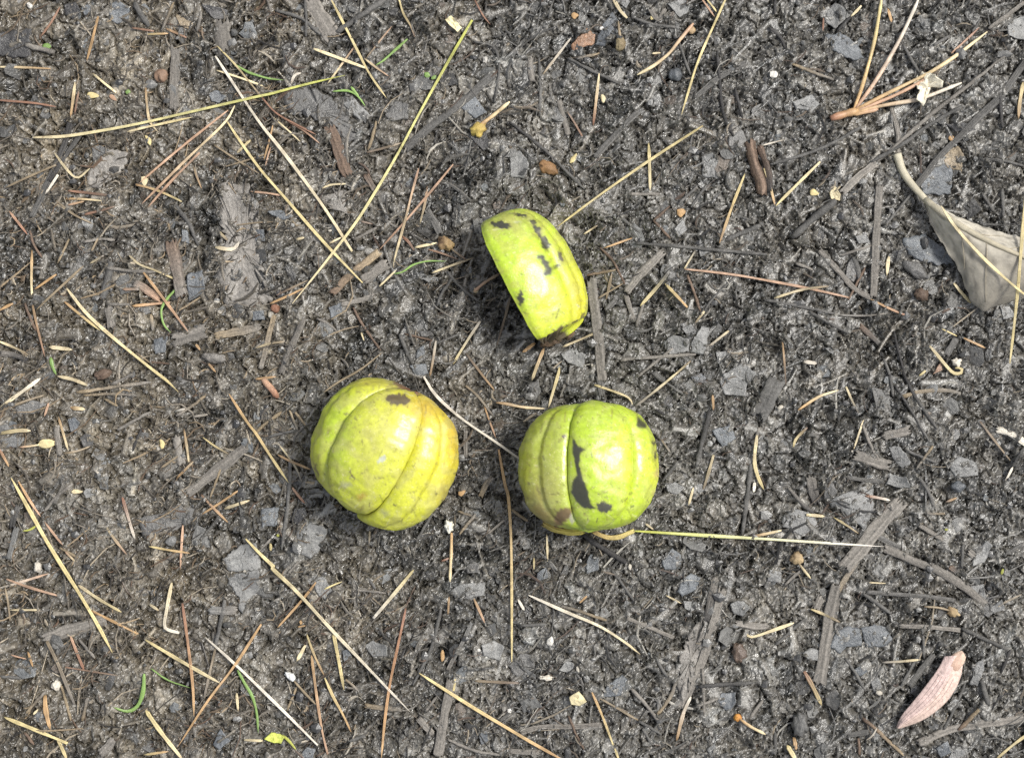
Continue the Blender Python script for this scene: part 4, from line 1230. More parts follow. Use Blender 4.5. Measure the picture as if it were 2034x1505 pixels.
T ss 26 H1840,20 H1850,240
N wc 37 I310,42 I150,160 I-15,278
N tt 26 I335,173 I150,230 I-15,308
N pp 28 I372,233 I340,337
N oc 40 I535,268 I652,280
N yc 46 I-15,468 I150,440 I237,445
N oc 26 I448,338 I480,450 I522,595
N oc 27 I1408,428 I1430,550 I1447,683
N yt 22 I1555,495 I1640,560 I1755,625
N oy 30 I1755,162 I1900,390 J30,460 J150,650 J282,842
N pr 27 J310,880 J360,945 J408,1002
N tt 26 I1362,640 I1230,732
N to 26 I1482,680 I1350,812
S dd 84 I1905,555 I1650,760 I1415,938
N oo 28 I1835,897 I1700,990 I1547,1085
N po 28 I1540,935 I1640,1040 I1745,1145
N cc 34 I1720,1042 I1800,1015 I1912,978
N rw 34 I938,955 I980,1100 I1032,1275
N cp 29 I803,1172 I880,1280 I972,1393
N yo 25 I1140,1330 I1300,1360 I1455,1382
N pp 27 I1402,1168 I1390,1350 I1382,1510
N yy 39 I85,805 I230,1060 I350,1280 I490,1505 M600,230 M760,500 M862,698
N op 29 I138,825 I220,970 I312,1102
N pp 25 I340,1140 I400,1220 I482,1322
N pc 25 I500,1370 I575,1445
N ro 27 I-10,575 I70,722
G ll 22 I278,1172 I230,1205 I170,1213
L u I520,360 I570,338 I612,380 I582,462 I540,450
L s I610,500 I660,460 I720,490 I710,560 I640,570
S vv 42 I135,1175 I100,1300 I68,1440
L s I1050,1120 I1200,1085 I1380,1010 I1495,1050 I1455,1150 I1300,1235 I1100,1255
L v I1700,1430 I1850,1320 J30,1300 J60,1400 I1990,1520 I1760,1520
N tt 22 I478,622 I600,600 I692,563
T td 26 I585,152 I800,120 I1160,72
T td 24 I640,175 I850,160 I1050,175
N vw 30 I1478,337 I1595,320
N vw 26 I1330,300 I1420,275
T dt 24 I1350,330 I1480,250 I1580,170
T tt 22 I800,200 I900,255
T dd 24 I1020,10 I850,95
N vw 24 I705,725 I760,775
T dd 24 I900,440 I1040,360 I1150,300
T kk 22 I1085,430 I1040,530 I1020,600
S dd 44 I430,400 I460,640
S sk 44 I150,1010 I100,1120 I95,1200
S dd 60 I1350,470 I1370,600 I1400,720
T tt 18 I1690,740 I1610,960
T dd 26 I340,1060 I440,940 I560,850
T tt 22 I460,1340 I600,1420
L s I110,270 I250,210 I360,240 I260,310 I140,320
L v I0,520 I90,480 I200,500 I140,570 I20,570
N ww 27 J1318,28 J1400,170 J1600,350 J1900,550 K0,600 K105,672
N oo 27 J198,628 J300,680 J455,742
N cd 21 J218,563 J340,720 J388,855
L u J72,1060 J92,1035 J208,1030 J192,1172 J80,1187
L k J298,1130 J330,1040 J412,1028 J424,1090 J350,1165
L v J338,1210 J450,1150 J582,1200 J542,1335 J450,1425 J368,1382
N oy 29 J1893,588 J1945,880 K0,930 K20,1250 O25,200 O25,768
N oc 29 J1872,228 K0,240 K100,265 K292,276
N op 18 J1780,248 J1830,390 J1872,502
N dd 24 J1955,1112 J1800,1242
N rr 20 J1448,1447 J1545,1408
T pr 52 J88,50 J150,120 J205,195
N oo 28 J28,50 J185,30
N yw 35 I1883,1272 I2000,1395 J190,1505 N130,30 N340,220 N600,510 N850,770 N1050,980 N1215,1150
S dd 32 J1640,430 J1640,660
T ss 30 J300,600 J290,850 J270,1100 J228,1355
N cd 20 J905,1208 J900,1312
T ss 24 J1385,1080 J1260,1292
T tt 24 J0,490 J90,400 J230,300
T tt 20 J330,300 J420,415
T td 22 J290,290 J355,450
T ss 24 J130,490 J340,440
S td 40 J1750,960 J1800,840 J1860,790
T td 24 J1590,1240 J1720,1080
N td 24 J1640,100 J1730,170 J1850,330
T td 20 J1580,1060 J1740,1120
T dd 20 J20,1400 J150,1270
N yc 26 K658,93 K800,140 K930,190 K952,245
N dc 26 K970,260 K1150,120 K1305,-10
G lw 32 K960,1212 K1400,1240 K2000,1275 L500,1305 L935,1332
N cc 24 K293,1238 K300,1445
N yy 20 K195,1420 K195,1510
N oo 30 K1565,172 K1572,292
T ks 40 K1545,295 K1480,550 K1440,725
N ct 34 K1572,630 K1530,780 K1490,905
L v K1415,870 K1480,848 K1525,890 K1460,925
N cc 25 K1417,880 K1380,1018
N cy 38 K1905,478 K1880,680 K1910,800 K1957,893
N ww 40 K1887,838 K1880,915
T ss 36 K1860,700 K1830,950 K1793,1240
L v K1200,860 K1280,838 K1352,880 K1300,935 K1220,912
S ss 130 L130,10 L60,180 K1890,360
T kk 44 K565,1235 K700,1330 K905,1455
L u K600,1440 K630,1390 K692,1410 K682,1505 K605,1505
L u K1170,1450 K1260,1340 K1335,1410 K1315,1500 K1200,1508
L u K1560,440 K1700,400 K1745,500 K1640,572
L s K150,90 K230,50 K250,150 K200,220 K155,180
L v K1620,60 K1740,10 K1830,60 K1820,180 K1660,170
L k K1390,30 K1480,0 K1530,80 K1420,70
N oc 31 K1858,1257 L0,1240 L147,1208
N td 22 K1170,510 K1240,610
T ss 24 K1180,830 K1300,680
T kk 20 K1210,330 K1130,280
S ss 50 K690,10 K720,190
T ss 24 K1100,0 K1210,80 K1350,170
T dd 22 K1900,500 K1920,420
N cc 26 K1050,1155 K1110,1200
T tt 26 K10,1040 K150,1140
N oc 29 L275,287 L430,180 L587,133
N cd 27 L643,108 L690,220 L742,313
N cc 23 L777,363 L740,470 L703,583
S dd 66 L908,492 L1145,438
S dd 84 L690,620 L850,680 L990,712
S ss 32 L640,795 L780,825 L935,830
N rw 29 L788,943 L880,955 L982,977
N cc 36 L338,1088 L482,1100
N bt 26 L1668,372 L1780,520 L1902,673
S ww 50 L1783,428 L1900,460 L2030,545
N ww 26 L1922,720 L1868,828
T ss 26 L2005,575 L1910,732
T ks 20 L1020,100 L1150,300 L1285,535
T ks 26 L1075,-10 L1180,200 L1345,435
T ks 24 L975,-10 L1005,185
S td 30 L1073,187 L1200,142 L1400,130 L1525,162
L v L972,570 L1050,558 L1100,620 L1145,690 L1080,735 L1008,670
L v L1428,700 L1520,638 L1645,690 L1655,785 L1480,805
L v L500,1000 L620,920 L850,858 L855,1020 L780,1195 L700,1145 L600,1042
L v L150,1100 L250,1040 L400,1080 L432,1180 L300,1245 L160,1182
L v L980,780 L1100,800 L1150,880 L1040,880 L950,850
S dd 112 L1075,965 L870,1200 L610,1515
S dd 98 P590,150 P545,300 P490,600 P435,965
S dt 44 P730,-20 P640,120 P540,300
N yt 23 L548,1108 L650,1170 L742,1233
T ss 26 L1205,800 L1280,920 L1322,1045
S dd 34 L1188,1158 L1395,1285
S ss 40 L805,1218 L1065,1345
S dd 62 L920,1338 L1150,1440 P1350,60 P1560,200 P1720,340
L v L1608,1482 L1650,1350 L1722,1288 L1765,1322 L1705,1455
N bo 28 L1405,992 L1492,958
N yb 30 L238,575 L250,510 L345,420
L s L480,870 L540,840 L575,900 L520,990 L475,970
S dk 74 L360,770 L390,900 L420,1020
T dd 26 L770,400 L830,560 L890,660
T ss 22 L1110,600 L1340,690
T td 22 L1310,560 L1180,740
T ss 26 L1540,1310 L1530,1500
S dd 50 L1570,1360 L1630,1410
T td 20 L1400,1080 L1260,1080
T ss 22 L2007,1300 L1850,1400
T dk 28 L200,880 L300,1000 L400,1080
N pp 27 M48,133 M200,190 M442,262
N wp 27 M-10,207 M180,150 M375,90
N tt 26 M38,190 M65,330 M78,455
N cy 37 M598,178 M760,290 M932,387
N oo 27 M700,373 M850,450 M970,510 M1052,553
N cc 23 M68,370 M302,370
S dd 96 M315,605 M500,540 M835,430
N cw 37 M1317,160 M1280,350 M1254,500 M1290,525 M1375,545
N cc 30 M1148,328 M1215,372
N ro 30 M1398,318 M1440,620 M1480,950 M1487,1185
N yc 35 M1113,598 M1400,770 M1692,933
N ww 31 M1573,578 M1820,800 M2000,975 N250,1150 N505,1405
N oo 26 M2003,478 M1800,800 M1600,1050 M1358,1425
N td 27 M1652,660 M1600,880 M1563,1055
G gg 42 M1105,858 M1100,1000 M1060,1110 M980,1155 M868,1115
G gg 17 M1158,818 M1280,910 M1462,967
G gg 32 M1820,830 M1880,940 M1935,1025 M1970,1150 M1980,1315
N yc 41 M1118,1138 M1220,1290 M1400,1515
N pr 36 M540,570 M590,700 M642,825
N td 38 M358,608 M440,770 M520,970 M573,1098
N oo 28 M213,688 M252,805
N rb 19 M500,808 M700,840 M902,872
N yy 38 M30,1190 M300,1300 M518,1392
N oo 54 M340,1025 M350,1150 M385,1285
N yy 37 M440,1350 M515,1520
N cc 30 M1813,1008 M1826,1145
N yo 26 M1100,1480 M1293,1453
G ll 30 N235,1328 N285,1370 N342,1442
L u M1630,1400 M1690,1280 M1765,1370 M1680,1442
L v M1728,110 M1985,60 M1985,230 M1900,300 M1850,402 M1828,280
S vd 62 M1590,372 M1825,372
T ss 32 M1725,290 M1690,470 M1650,660
N cc 26 M255,1170 M292,1130
T td 24 M200,1160 M350,990
T tt 22 M470,950 M510,1090 M545,1220
S dd 70 M760,1490 M890,1350
T td 26 M630,1220 M670,1040
T ss 24 M0,880 M190,890
N pp 18 M80,715 M200,745
T dd 24 M600,590 M730,740
N cc 30 N-60,1365 N90,1372
T bb 24 M190,1310 M260,1400
N oo 27 N492,158 N400,280 N198,505
G yy 17 N557,212 N620,180 N693,153
N yw 38 N1242,62 N1130,200 N930,437
N yy 37 N624,543 N660,720 N707,980
N yo 26 N420,558 N480,720 N552,865
N yo 27 N560,890 N620,1030 N700,1170 N762,1305
N op 29 N458,718 N480,900 N510,1120 N545,1330 N583,1475
N cc 38 N412,638 N345,763
N ro 29 N1182,358 N1130,600 N1060,920 N1020,1200 N993,1515
N oo 26 N1513,268 N1505,402
N op 31 N1703,283 N1787,468
L v N1518,230 N1600,170 N1795,158 N1782,250 N1650,288 N1560,272
N yo 33 N1283,853 N1480,980 N1700,1120 O0,1280 O150,1370 O410,1515
S dd 72 N1540,890 N1480,1150 N1425,1510
S vd 28 N1692,458 N1600,650 N1498,835
S td 38 N858,1100 N1000,1120 N1155,1132
T ss 26 N1455,345 N1390,650 N1235,945
N yy 27 N1562,898 N1545,1003
N tb 29 N1708,913 O90,932
L u N1740,1320 N1800,1288 N1815,1370 N1760,1405
L u N360,1502 N420,1420 N492,1430 N472,1505
L v N858,640 N930,608 N1035,640 N1042,720 N930,722
L v N1760,640 N1860,600 N1940,650 N1900,760 N1780,720
L u N690,680 N740,670 N770,730 N710,770
N oo 17 N352,500 N412,490
T dd 22 N280,90 N360,0
T tt 20 N270,1140 N345,960
T td 22 N720,900 N820,990
S dd 50 N1270,1190 N1400,1330
T dd 22 N1330,1150 N1420,1030
T dd 24 N1500,1360 N1700,1450 N1900,1480
T ss 30 N870,1330 N740,1380
L v N470,130 N550,110 N620,230 N560,300 N490,230
L s N1650,20 N1740,10 N1740,80 N1650,90
T dd 20 N800,215 N1030,240
T ss 22 N890,120 N950,210
N wc 31 O153,256 O450,390 O700,490 O900,620 O1008,708
T st 26 O330,320 O550,380 O755,452
N oy 25 O640,1000 O720,1180 O803,1405
N yy 25 O815,1430 O845,1515
N tt 26 O690,1040 O850,1130 O1000,1220
T ss 24 O1000,1220 O1172,1322
N wo 40 O1398,1035 O1340,1150 O1288,1372
N cc 34 P243,468 P0,555 O1850,585 O1818,548
T ks 34 O1450,957 O1650,940 O1875,928
S dd 64 O1640,200 O1580,450 O1470,800 O1320,1135
L d O1300,950 O1320,720 O1400,520 O1500,420 O1485,700 O1400,930 O1330,1100
S dk 50 O1590,110 O1540,330 O1510,470
S dd 28 O903,428 O1100,510 O1272,582
T ss 24 O788,58 O880,180 O972,313
L u O205,162 O220,90 O290,40 O302,122
L u O1298,230 O1330,130 O1400,88 O1472,120 O1440,212 O1330,272
L u O715,1042 O760,940 O870,868 O935,920 O860,1025
L v O385,830 O440,758 O502,780 O482,862
L u O1605,1072 O1640,1000 O1742,1000 O1742,1080 O1690,1162
L s O0,800 O90,700 O190,708 O205,820 O60,885
L u O595,0 O690,-20 O692,60 O600,92
L v O1340,300 O1440,310 O1470,350 O1400,385 O1350,360
L v O1700,330 O1780,280 O1850,350 O1800,420 O1720,400
L v O1520,1440 O1580,1390 O1610,1480 O1560,1505
S dd 36 O80,1312 O250,1260 O480,1262 O720,1252
T dd 30 O938,968 O1050,1090 O1163,1235
T td 28 O1140,1170 O1240,1050 O1290,900
N ww 30 O72,288 O122,375
N oo 24 O602,263 O543,317
N cc 20 O1208,258 O1325,320
T ss 26 O80,490 O290,480
T ss 22 O1130,730 O1180,830 O1220,880
T dd 26 O1490,820 O1500,1180
T bb 20 O460,1180 O520,1330 O580,1440
S dd 42 O0,1450 O250,1460
T dd 24 O1440,1110 O1610,1045
S dd 50 O1730,470 O1900,500 P60,490
T dd 26 O1850,1200 O1950,1060
T ss 22 O1030,1280 O1100,1400
T dd 22 O1300,1440 O1480,1320
N yt 27 P373,363 P490,410 P605,468
N ry 44 P322,840 P390,960 P457,1103
N cc 18 P818,160 P952,166
N yy 31 P2040,1315 P1900,1420 P1790,1515
N dc 28 P918,772 P1060,765 P1212,750
T ss 26 P1222,678 P1150,800 P1068,955
S dd 34 P1040,488 P1300,500 P1525,522
T ss 32 P1530,510 P1700,590 P1885,672
N yc 50 P190,1405 P260,1520
N oo 42 P243,1348 P262,1443
L u P518,652 P570,530 P650,498 P745,512 P770,600 P760,642 P650,652 P600,705
L u P755,510 P860,478 P950,500 P1005,600 P930,652 P795,652
S dd 58 P1190,1395 P1400,1290 P1700,1240 P2030,1195
T bt 36 P1500,1292 P1580,1220 P1662,1128
T ss 40 P1680,910 P1740,1105
L v P1588,940 P1640,780 P1702,738 P1702,830 P1650,952
T bt 28 P768,1198 P860,1270 P900,1310 P1085,1485
N ww 18 P798,1372 P850,1330 P882,1268
L v P1740,360 P1840,288 P1862,360 P1780,402
L v P1428,1505 P1470,1418 P1555,1450 P1545,1508
T kk 26 P1905,668 P1830,855
L v P310,700 P370,660 P440,680 P430,760 P350,750
L v P830,920 P890,880 P920,960 P860,1000
L u P700,830 P770,790 P810,840 P750,880
T ss 24 P640,740 P720,860 P790,990
T ss 28 P770,240 P900,330 P990,400
S ss 30 P790,230 P1000,250 P1250,260 P1480,300
T ss 24 P1230,510 P1240,740
S dd 60 P400,380 P460,260
T ss 24 P100,640 P320,440
S ss 50 P1120,960 P1250,790 P1320,700
L v P1600,190 P1700,170 P1720,280 P1650,300
L s P480,1010 P560,970 P620,1060 P560,1150 P490,1100
T ss 28 P100,1310 P100,1480
T bb 22 P740,1350 P745,1480
S ss 40 P640,1330 P830,1300
T ss 24 P1390,1290 P1490,1100 P1560,920
L u P1330,1430 P1420,1370 P1450,1460 P1370,1500
L v P150,80 P60,60 P40,150 P140,160
T dd 22 P170,180 P300,60
S bs 40 P1430,30 P1500,90
'''
SMALL = '''
bud_scale cream y 26,25 A715,732 12 6 -6
bud_scale cream y 0,0 A1140,1075 5 10 25
bud_scale cream c 0,0 A1108,1385 7 9 20
bud_scale tan p 0,0 A868,752 9 4 -40
green_leaflet green g 0,0 A357,356 9 6 0
green_leaflet green g 0,0 A980,705 5 5 20
green_leaflet green g 0,0 B1345,575 6 6 0
green_leaflet green g 0,0 B1395,595 6 4 30
pale_grain white w 0,0 B808,130 6 4 10
bud_scale orange o 0,0 C510,120 7 6 10
bud_scale cream c 0,0 C727,755 5 8 10
bud_scale yellow y 0,0 C500,1212 11 4 55
bark_crumb brown r 0,0 C300,1288 20 12 -25
pebble bluish u 0,0 C1280,572 13 13 0
bud_scale yellow y 0,0 C1105,138 5 4 0
bud_scale orange o 0,0 D1460,1068 10 5 -40
bud_scale yellow y 0,0 H400,50 9 6 -15
bud_scale orange o 0,0 G1325,200 9 8 20
acorn_cap brown p 0,0 A1235,580 13 13 0
pod brown d 0,0 E1640,1312 24 10 -10
bark_crumb brown b 0,0 E790,1440 18 10 20
round_seed brown r 0,0 F180,935 9 9 0
pale_grain white w 0,0 G640,1370 3 4 0
pod grey s 0,0 H1180,640 28 13 -32
round_seed brown b 0,0 H1225,830 14 12 -30
pale_fuzz white w 0,0 H1490,1350 9 8 0
bud_scale yellow y 0,0 I1245,545 5 9 10
bud_scale cream c 0,0 I592,911 11 4 0
pale_grain yellow y 0,0 J145,1335 4 11 0
pale_grain green l 0,0 J200,1247 4 4 0
bud_scale orange o 0,0 J1612,920 8 5 35
pale_grain white w 0,0 O930,40 5 8 0
pebble grey u 0,0 L1500,872 13 11 0
pebble grey s 0,0 L1562,440 7 7 0
pale_grain green l 0,0 L1412,1202 5 3 0
pale_fuzz white w 0,0 M290,42 7 10 10
round_seed white w 0,0 M430,948 9 10 0
bud_scale orange o 0,0 N1464,720 4 12 0
bud_scale orange o 0,0 N378,465 3 4 0
pale_grain white w 0,0 O530,825 4 8 15
pale_grain white w 0,0 O850,540 3 3 0
pale_grain white w 0,0 P897,1005 9 6 -10
pale_grain yellow l 0,0 P1840,76 4 8 -20
clod grey s 0,0 P295,1240 16 24 0
pale_grain white w 0,0 N1500,290 4 5 0
pale_grain white w 0,0 L690,602 3 3 0
pale_grain white w 0,0 L1135,1280 3 2 0
pale_grain white w 0,0 F1495,915 4 3 40
pale_grain white w 0,0 E1660,885 8 3 -5
pale_grain white w 0,0 F600,340 5 3 10
pale_grain white w 0,0 L140,265 9 6 30
pebble grey v 0,0 I1310,1290 12 9 20
pale_grain white w 0,0 M1875,73 4 4 0
pale_grain yellow y 0,0 O1485,1140 2 6 0
pale_fuzz white w 0,0 O290,890 12 5 0
clod brown b 0,0 O1770,700 14 20 20
'''
LAND = {'the left husk': (767, 902), 'the right husk': (1175, 932), 'the upper husk': (1065, 555), 'the dry leaf': (1935, 510), 'the winged seed': (1850, 1370),
        'the white petal': (1845, 165), 'the brown woody twig': (1502, 340), 'the top left corner': (0, 0), 'the top right corner': (2034, 0), 'the bottom left corner': (0, 1505),
        'the bottom right corner': (2034, 1505), 'the yellow bud': (955, 250), 'the blue grey square scrap': (535, 1025), 'the big grey bark strip': (1690, 1150), 'the brown seed capsule': (886, 487),
        'the flower fragment': (905, 47), 'the square papery fragment': (1148, 1387), 'the sprouting seed leaf': (545, 1465), 'the curled cream husk': (470, 490), 'the acorn cap': (320, 150), 'the diamond seed scale': (91, 881)}
ORD = ['nearest', 'second', 'third', 'fourth', 'fifth', 'sixth', 'seventh', 'eighth', 'ninth', 'tenth', 'eleventh', 'twelfth']
pend = []      # (object, stem, centre)
def where(u, v):
    best = min(LAND, key=lambda k: math.dist(LAND[k], (u, v)))
    dx, dy = u - LAND[best][0], LAND[best][1] - v
    a = math.degrees(math.atan2(dy, dx)) % 360
    d = ['right of', 'upper right of', 'above', 'upper left of', 'left of', 'lower left of', 'below', 'lower right of'][int((a + 22.5) // 45) % 8]
    return best, d, math.hypot(dx, dy)
def lean(a, b):
    an = math.degrees(math.atan2(a[1] - b[1], b[0] - a[0])) % 180
    return 'level' if an < 20 or an > 160 else ('vertical' if 70 < an < 110 else ('leaning right' if an < 90 else 'leaning left'))
def colour_words(c):
    return CNAME[c[0]] if c[0] == c[-1] else CNAME[c[0]].split()[-1] + ' to ' + CNAME[c[-1]].split()[-1]
KINDS = {'N': ('pine_needle', 'pine needle', 'pine needle', 'dead pine needles on the mud'), 'G': ('grass_blade', 'grass blade', 'grass blade', 'green grass blades in the mud'),
         'T': ('twig', 'twig', 'twig', 'thin dark twigs on the mud'), 'S': ('bark_strip', 'bark strip', 'bark strip', 'flat weathered bark strips'), 'L': ('leaf_scrap', 'leaf scrap', 'leaf scrap', 'flat leaf scraps pressed in the mud')}
over = {'H1370,148': .0085, 'H2025,20': .0075}        # these two lie across the dry leaf
orderk = {'L': 0, 'S': 1, 'T': 2, 'G': 3, 'N': 4}
rows = [l.split() for l in DATA.strip().split('\n')]
rows.sort(key=lambda q: orderk[q[0]])
for i, q in enumerate(rows):
    kind, cc = q[0], q[1]
    r = random.Random(100 + i)
    nm, noun, cat, grp = KINDS[kind]
    c0, c1 = np.array(PAL[cc[0]]), np.array(PAL[cc[-1]])
    vv = r.uniform(.85, 1.15); c0 = c0 * vv; c1 = c1 * vv
    if kind == 'L':
        if cc == 'o': c0 = np.array([.24, .13, .07])
        if cc == 'p': c0 = c0 * .6
        pts = [px(t) for t in q[2:]]
        V, F, cols = scrap_geo(pts, c0, r=r, lift=.00005 + .0003 * r.random(), curl=.0003, rag=.07, follow=1.0)
        ob = build(nm, V, F, cols, M_FLAKE)
        us = [p[0] for p in pts]; vs = [p[1] for p in pts]
        d = max(max(us) - min(us), max(vs) - min(vs))
        size = 'large' if d > 85 else ('small' if d < 42 else 'medium')
        cu, cv = sum(us) / len(us), sum(vs) / len(vs)
        stem = f'{size} {CNAME[cc[0]]} {noun}'
    else:
        w = float(q[2]); pts = [px(t) for t in q[3:]]
        d = sum(math.dist(a, b) for a, b in zip(pts[:-1], pts[1:]))
        if kind == 'N':
            tp = (r.choice([.35, .6, .85]), r.choice([.12, .2, .45, .8]))
            dull = r.uniform(0, .45) if d < 110 else r.uniform(0, .2)
            g0 = np.array([.20, .16, .115])
            c0 = c0 * (1 - dull) + g0 * dull; c1 = c1 * (1 - dull) + g0 * dull
            prof = ([0, .2, .5, .8, 1], [r.uniform(.5, 1), r.uniform(.8, 1.1), r.uniform(.85, 1.1), r.uniform(.7, 1.05), r.uniform(.4, .9)])
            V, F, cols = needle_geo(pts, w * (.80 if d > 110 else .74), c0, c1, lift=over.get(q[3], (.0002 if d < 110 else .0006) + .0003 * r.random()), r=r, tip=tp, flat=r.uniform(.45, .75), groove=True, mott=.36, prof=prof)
            if d < 220 and r.random() < .5:                              # one end sunk in the mud
                k_ = np.linspace(0, 1, len(V)) if r.random() < .5 else np.linspace(1, 0, len(V))
                V = V - np.array([0, 0, 1.0]) * (np.clip((k_ - .7) / .3, 0, 1) ** 1.5 * r.uniform(.0004, .0012))[:, None]
            ob = build(nm, V, F, cols, M_NEED)
        elif kind == 'G':
            V, F, cols = needle_geo(pts, w * .8, c0, c1 * r.uniform(.8, 1.1), lift=.0005, r=r, tip=(.6, .15), flat=.3, mott=.12, prof=([0, .3, 1], [.8, 1.1, .55]))
            ob = build(nm, V, F, cols, M_GRASS)
        elif kind == 'T':
            V, F, cols = needle_geo(pts, w, c0, c1, lift=-.0001 + .0003 * r.random(), r=r, tip=(.7, .5), flat=.7, mott=.35)
            V = V + np.stack([perlin(V[:, 0] * 700, V[:, 1] * 700 + 9, 3), perlin(V[:, 0] * 700 + 5, V[:, 1] * 700, 4), 0 * V[:, 0]], 1) * min(.00025, w / ZK * S * .2)
            ob = build(nm, V, F, cols, M_WOOD)
        else:
            woody = cc in ('bb', 'bk') and 50 < w < 87
            V, F, cols = strip_geo(pts, w, c0, c1, r=r, lift=-.0003 + .0003 * r.random(), crown=.75 if woody else .18, grain=.45 if woody else .30)
            ob = build(nm, V, F, cols, M_WOOD)
        size = 'long' if d > 200 else ('short' if d < 75 else 'middling')
        cu, cv = (pts[0][0] + pts[-1][0]) / 2, (pts[0][1] + pts[-1][1]) / 2
        stem = f'{size} {colour_words(cc)} {noun} {lean(pts[0], pts[-1])}'
    ob['category'] = cat; ob['group'] = grp
    pend.append((ob, stem, (cu, cv)))
SK = {'bud_scale': 'bud scale', 'green_leaflet': 'leaflet', 'pale_grain': 'plant grain', 'bark_crumb': 'bark crumb', 'pebble': 'pebble', 'acorn_cap': 'acorn cap', 'pod': 'seed pod',
      'round_seed': 'seed', 'pale_fuzz': 'plant fuzz', 'clod': 'soil clod'}
for i, l in enumerate(SMALL.strip().split('\n')):
    nm, word, cc, _, tok, rx, ry, an = l.split()
    u, v = px(tok); rx, ry, an = float(rx), float(ry), float(an)
    r = random.Random(500 + i)
    c0 = np.array(PAL[cc])
    if nm == 'pale_grain': rx *= .75; ry *= .75; c0 = c0 * .75
    if nm == 'bark_crumb' and cc == 'r': c0 = np.array([.30, .17, .08])
    if nm == 'acorn_cap': c0 = np.array([.24, .155, .105])
    lump = {'round_seed': .38, 'pebble': .3, 'pod': .3, 'acorn_cap': .35, 'pale_fuzz': .6, 'bark_crumb': .45, 'clod': .4, 'bud_scale': .2}.get(nm, .2)
    tp = .45 if nm == 'bud_scale' else 0
    V, F, cols = blob_geo(u, v, rx, ry, an, c0, c0 * r.uniform(.6, .9), lump=lump, r=r, taper=tp, rz=(min(rx, ry) * (.35 if nm in ('bud_scale', 'green_leaflet') else .7)), sink=-.1 if nm in ('bud_scale', 'green_leaflet', 'pale_grain', 'pale_fuzz') else .35, freq=2.4 if lump > .35 else 1.5)
    ob = build(nm, V, F, cols, M_GRASS if nm == 'green_leaflet' else (M_FLAKE if nm in ('pebble', 'clod', 'pod') else M_PALE))
    ob['category'] = SK[nm]; ob['group'] = SK[nm] + 's lying on the mud'
    pend.append((ob, f"{'tiny' if max(rx, ry) < 7 else 'small'} {word} {SK[nm]}", (u, v)))
# a label that singles each one out: its look, then its place beside a landmark, then its rank from it
bykey = {}
for ob, stem, (u, v) in pend:
    lm, d, dist = where(u, v)
    bykey.setdefault((stem, d, lm), []).append((dist, ob))
for (stem, d, lm), lst in bykey.items():
    lst.sort(key=lambda q: q[0])
    for k, (dist, ob) in enumerate(lst):
        if len(lst) == 1: ob['label'] = f'{stem}, {d} {lm}'
        else: ob['label'] = f'{stem}, {ORD[k]} {d} {lm}'

# ---------------------------------------------------------------- uncountable litter on and in the mud
def stuff(name, label, V, F, cols, m, smooth):
    me = fast_mesh(name, V, F, cols, m, smooth)
    o = bpy.data.objects.new(name, me); C.objects.link(o)
    o['kind'] = 'stuff'; o['label'] = label; o['category'] = 'litter'
    return o
SX, SY = GX - .004, GY - .004
dcol = np.array([[.03, .028, .026], [.055, .052, .047], [.085, .08, .073], [.12, .114, .103], [.17, .162, .148], [.13, .105, .08], [.09, .065, .05], [.25, .21, .155], [.31, .29, .25]])
dprob = np.array([.16, .15, .15, .16, .14, .09, .06, .06, .05]); dprob = dprob / dprob.sum()

def fibres(n, lmean, wmin, wmax, seed):
    g = np.random.default_rng(seed)
    x = g.uniform(-SX, SX, n); y = g.uniform(-SY, SY, n)
    dens = perlin(x * 1000 / 22, y * 1000 / 22, 77) + .35 * np.clip(-x / .1, -1, 1)
    keep = g.random(n) < np.clip(.55 + 1.3 * dens, .08, 1) * (1 - .82 * smear(x * 1000, y * 1000))
    x, y = x[keep], y[keep]; n = len(x)
    ln = np.clip(g.gamma(2.2, lmean / 2.2, n), .0012, .020)
    wd = g.uniform(wmin, wmax, n) * np.where(g.random(n) < .12, 1.8, 1)
    an = np.where(g.random(n) < .62, g.uniform(0, math.pi, n), .72 + g.normal(0, .35, n))
    cv = g.normal(0, .35, n)
    ns = 4
    t = np.linspace(-.5, .5, ns)[None]
    aa = an[:, None] + cv[:, None] * t * 2
    px_ = x[:, None] + np.cos(aa) * t * ln[:, None]; py_ = y[:, None] + np.sin(aa) * t * ln[:, None]
    z = hgt(px_, py_)
    lin = z.mean(1, keepdims=True) + (z[:, -1:] - z[:, :1]) * t
    z = np.maximum(z * .35 + lin * .65, z - .0002) + (g.uniform(-.00005, .0005, n) * 1)[:, None] + .00005
    tx = np.cos(aa); ty = np.sin(aa)
    tap = np.array([.55, 1, .95, .4])[None] * wd[:, None] * .5
    hh = tap * g.uniform(.5, 1.1, n)[:, None]
    A = np.stack([px_ - ty * tap, py_ + tx * tap, z], -1); B = np.stack([px_ + ty * tap, py_ - tx * tap, z], -1)
    Cc = np.stack([px_ + ty * tap * .2, py_ - tx * tap * .2, z + hh], -1); D = np.stack([px_, py_, z - hh * .6], -1)
    V = np.stack([A, Cc, B, D], 2).reshape(-1, 3)           # n, ns, 4
    b = (np.arange(n) * ns * 4)[:, None]
    fs = []
    for i in range(ns - 1):
        for j in range(4):
            a0 = i * 4 + j; a1 = i * 4 + (j + 1) % 4
            fs.append((a0, a1, a1 + 4, a0 + 4))
    fs.append((0, 3, 2, 1)); e = (ns - 1) * 4; fs.append((e, e + 1, e + 2, e + 3))
    F = (b[:, None, :] + np.array(fs)[None]).reshape(-1, 4)
    c = dcol[g.choice(len(dcol), n, p=dprob)] * g.uniform(.75, 1.25, (n, 1))
    c = c * (1 + np.clip(-x / .1, 0, 1)[:, None] * np.array([.16, .04, -.12]))
    return V, F, np.repeat(c, ns * 4, 0)
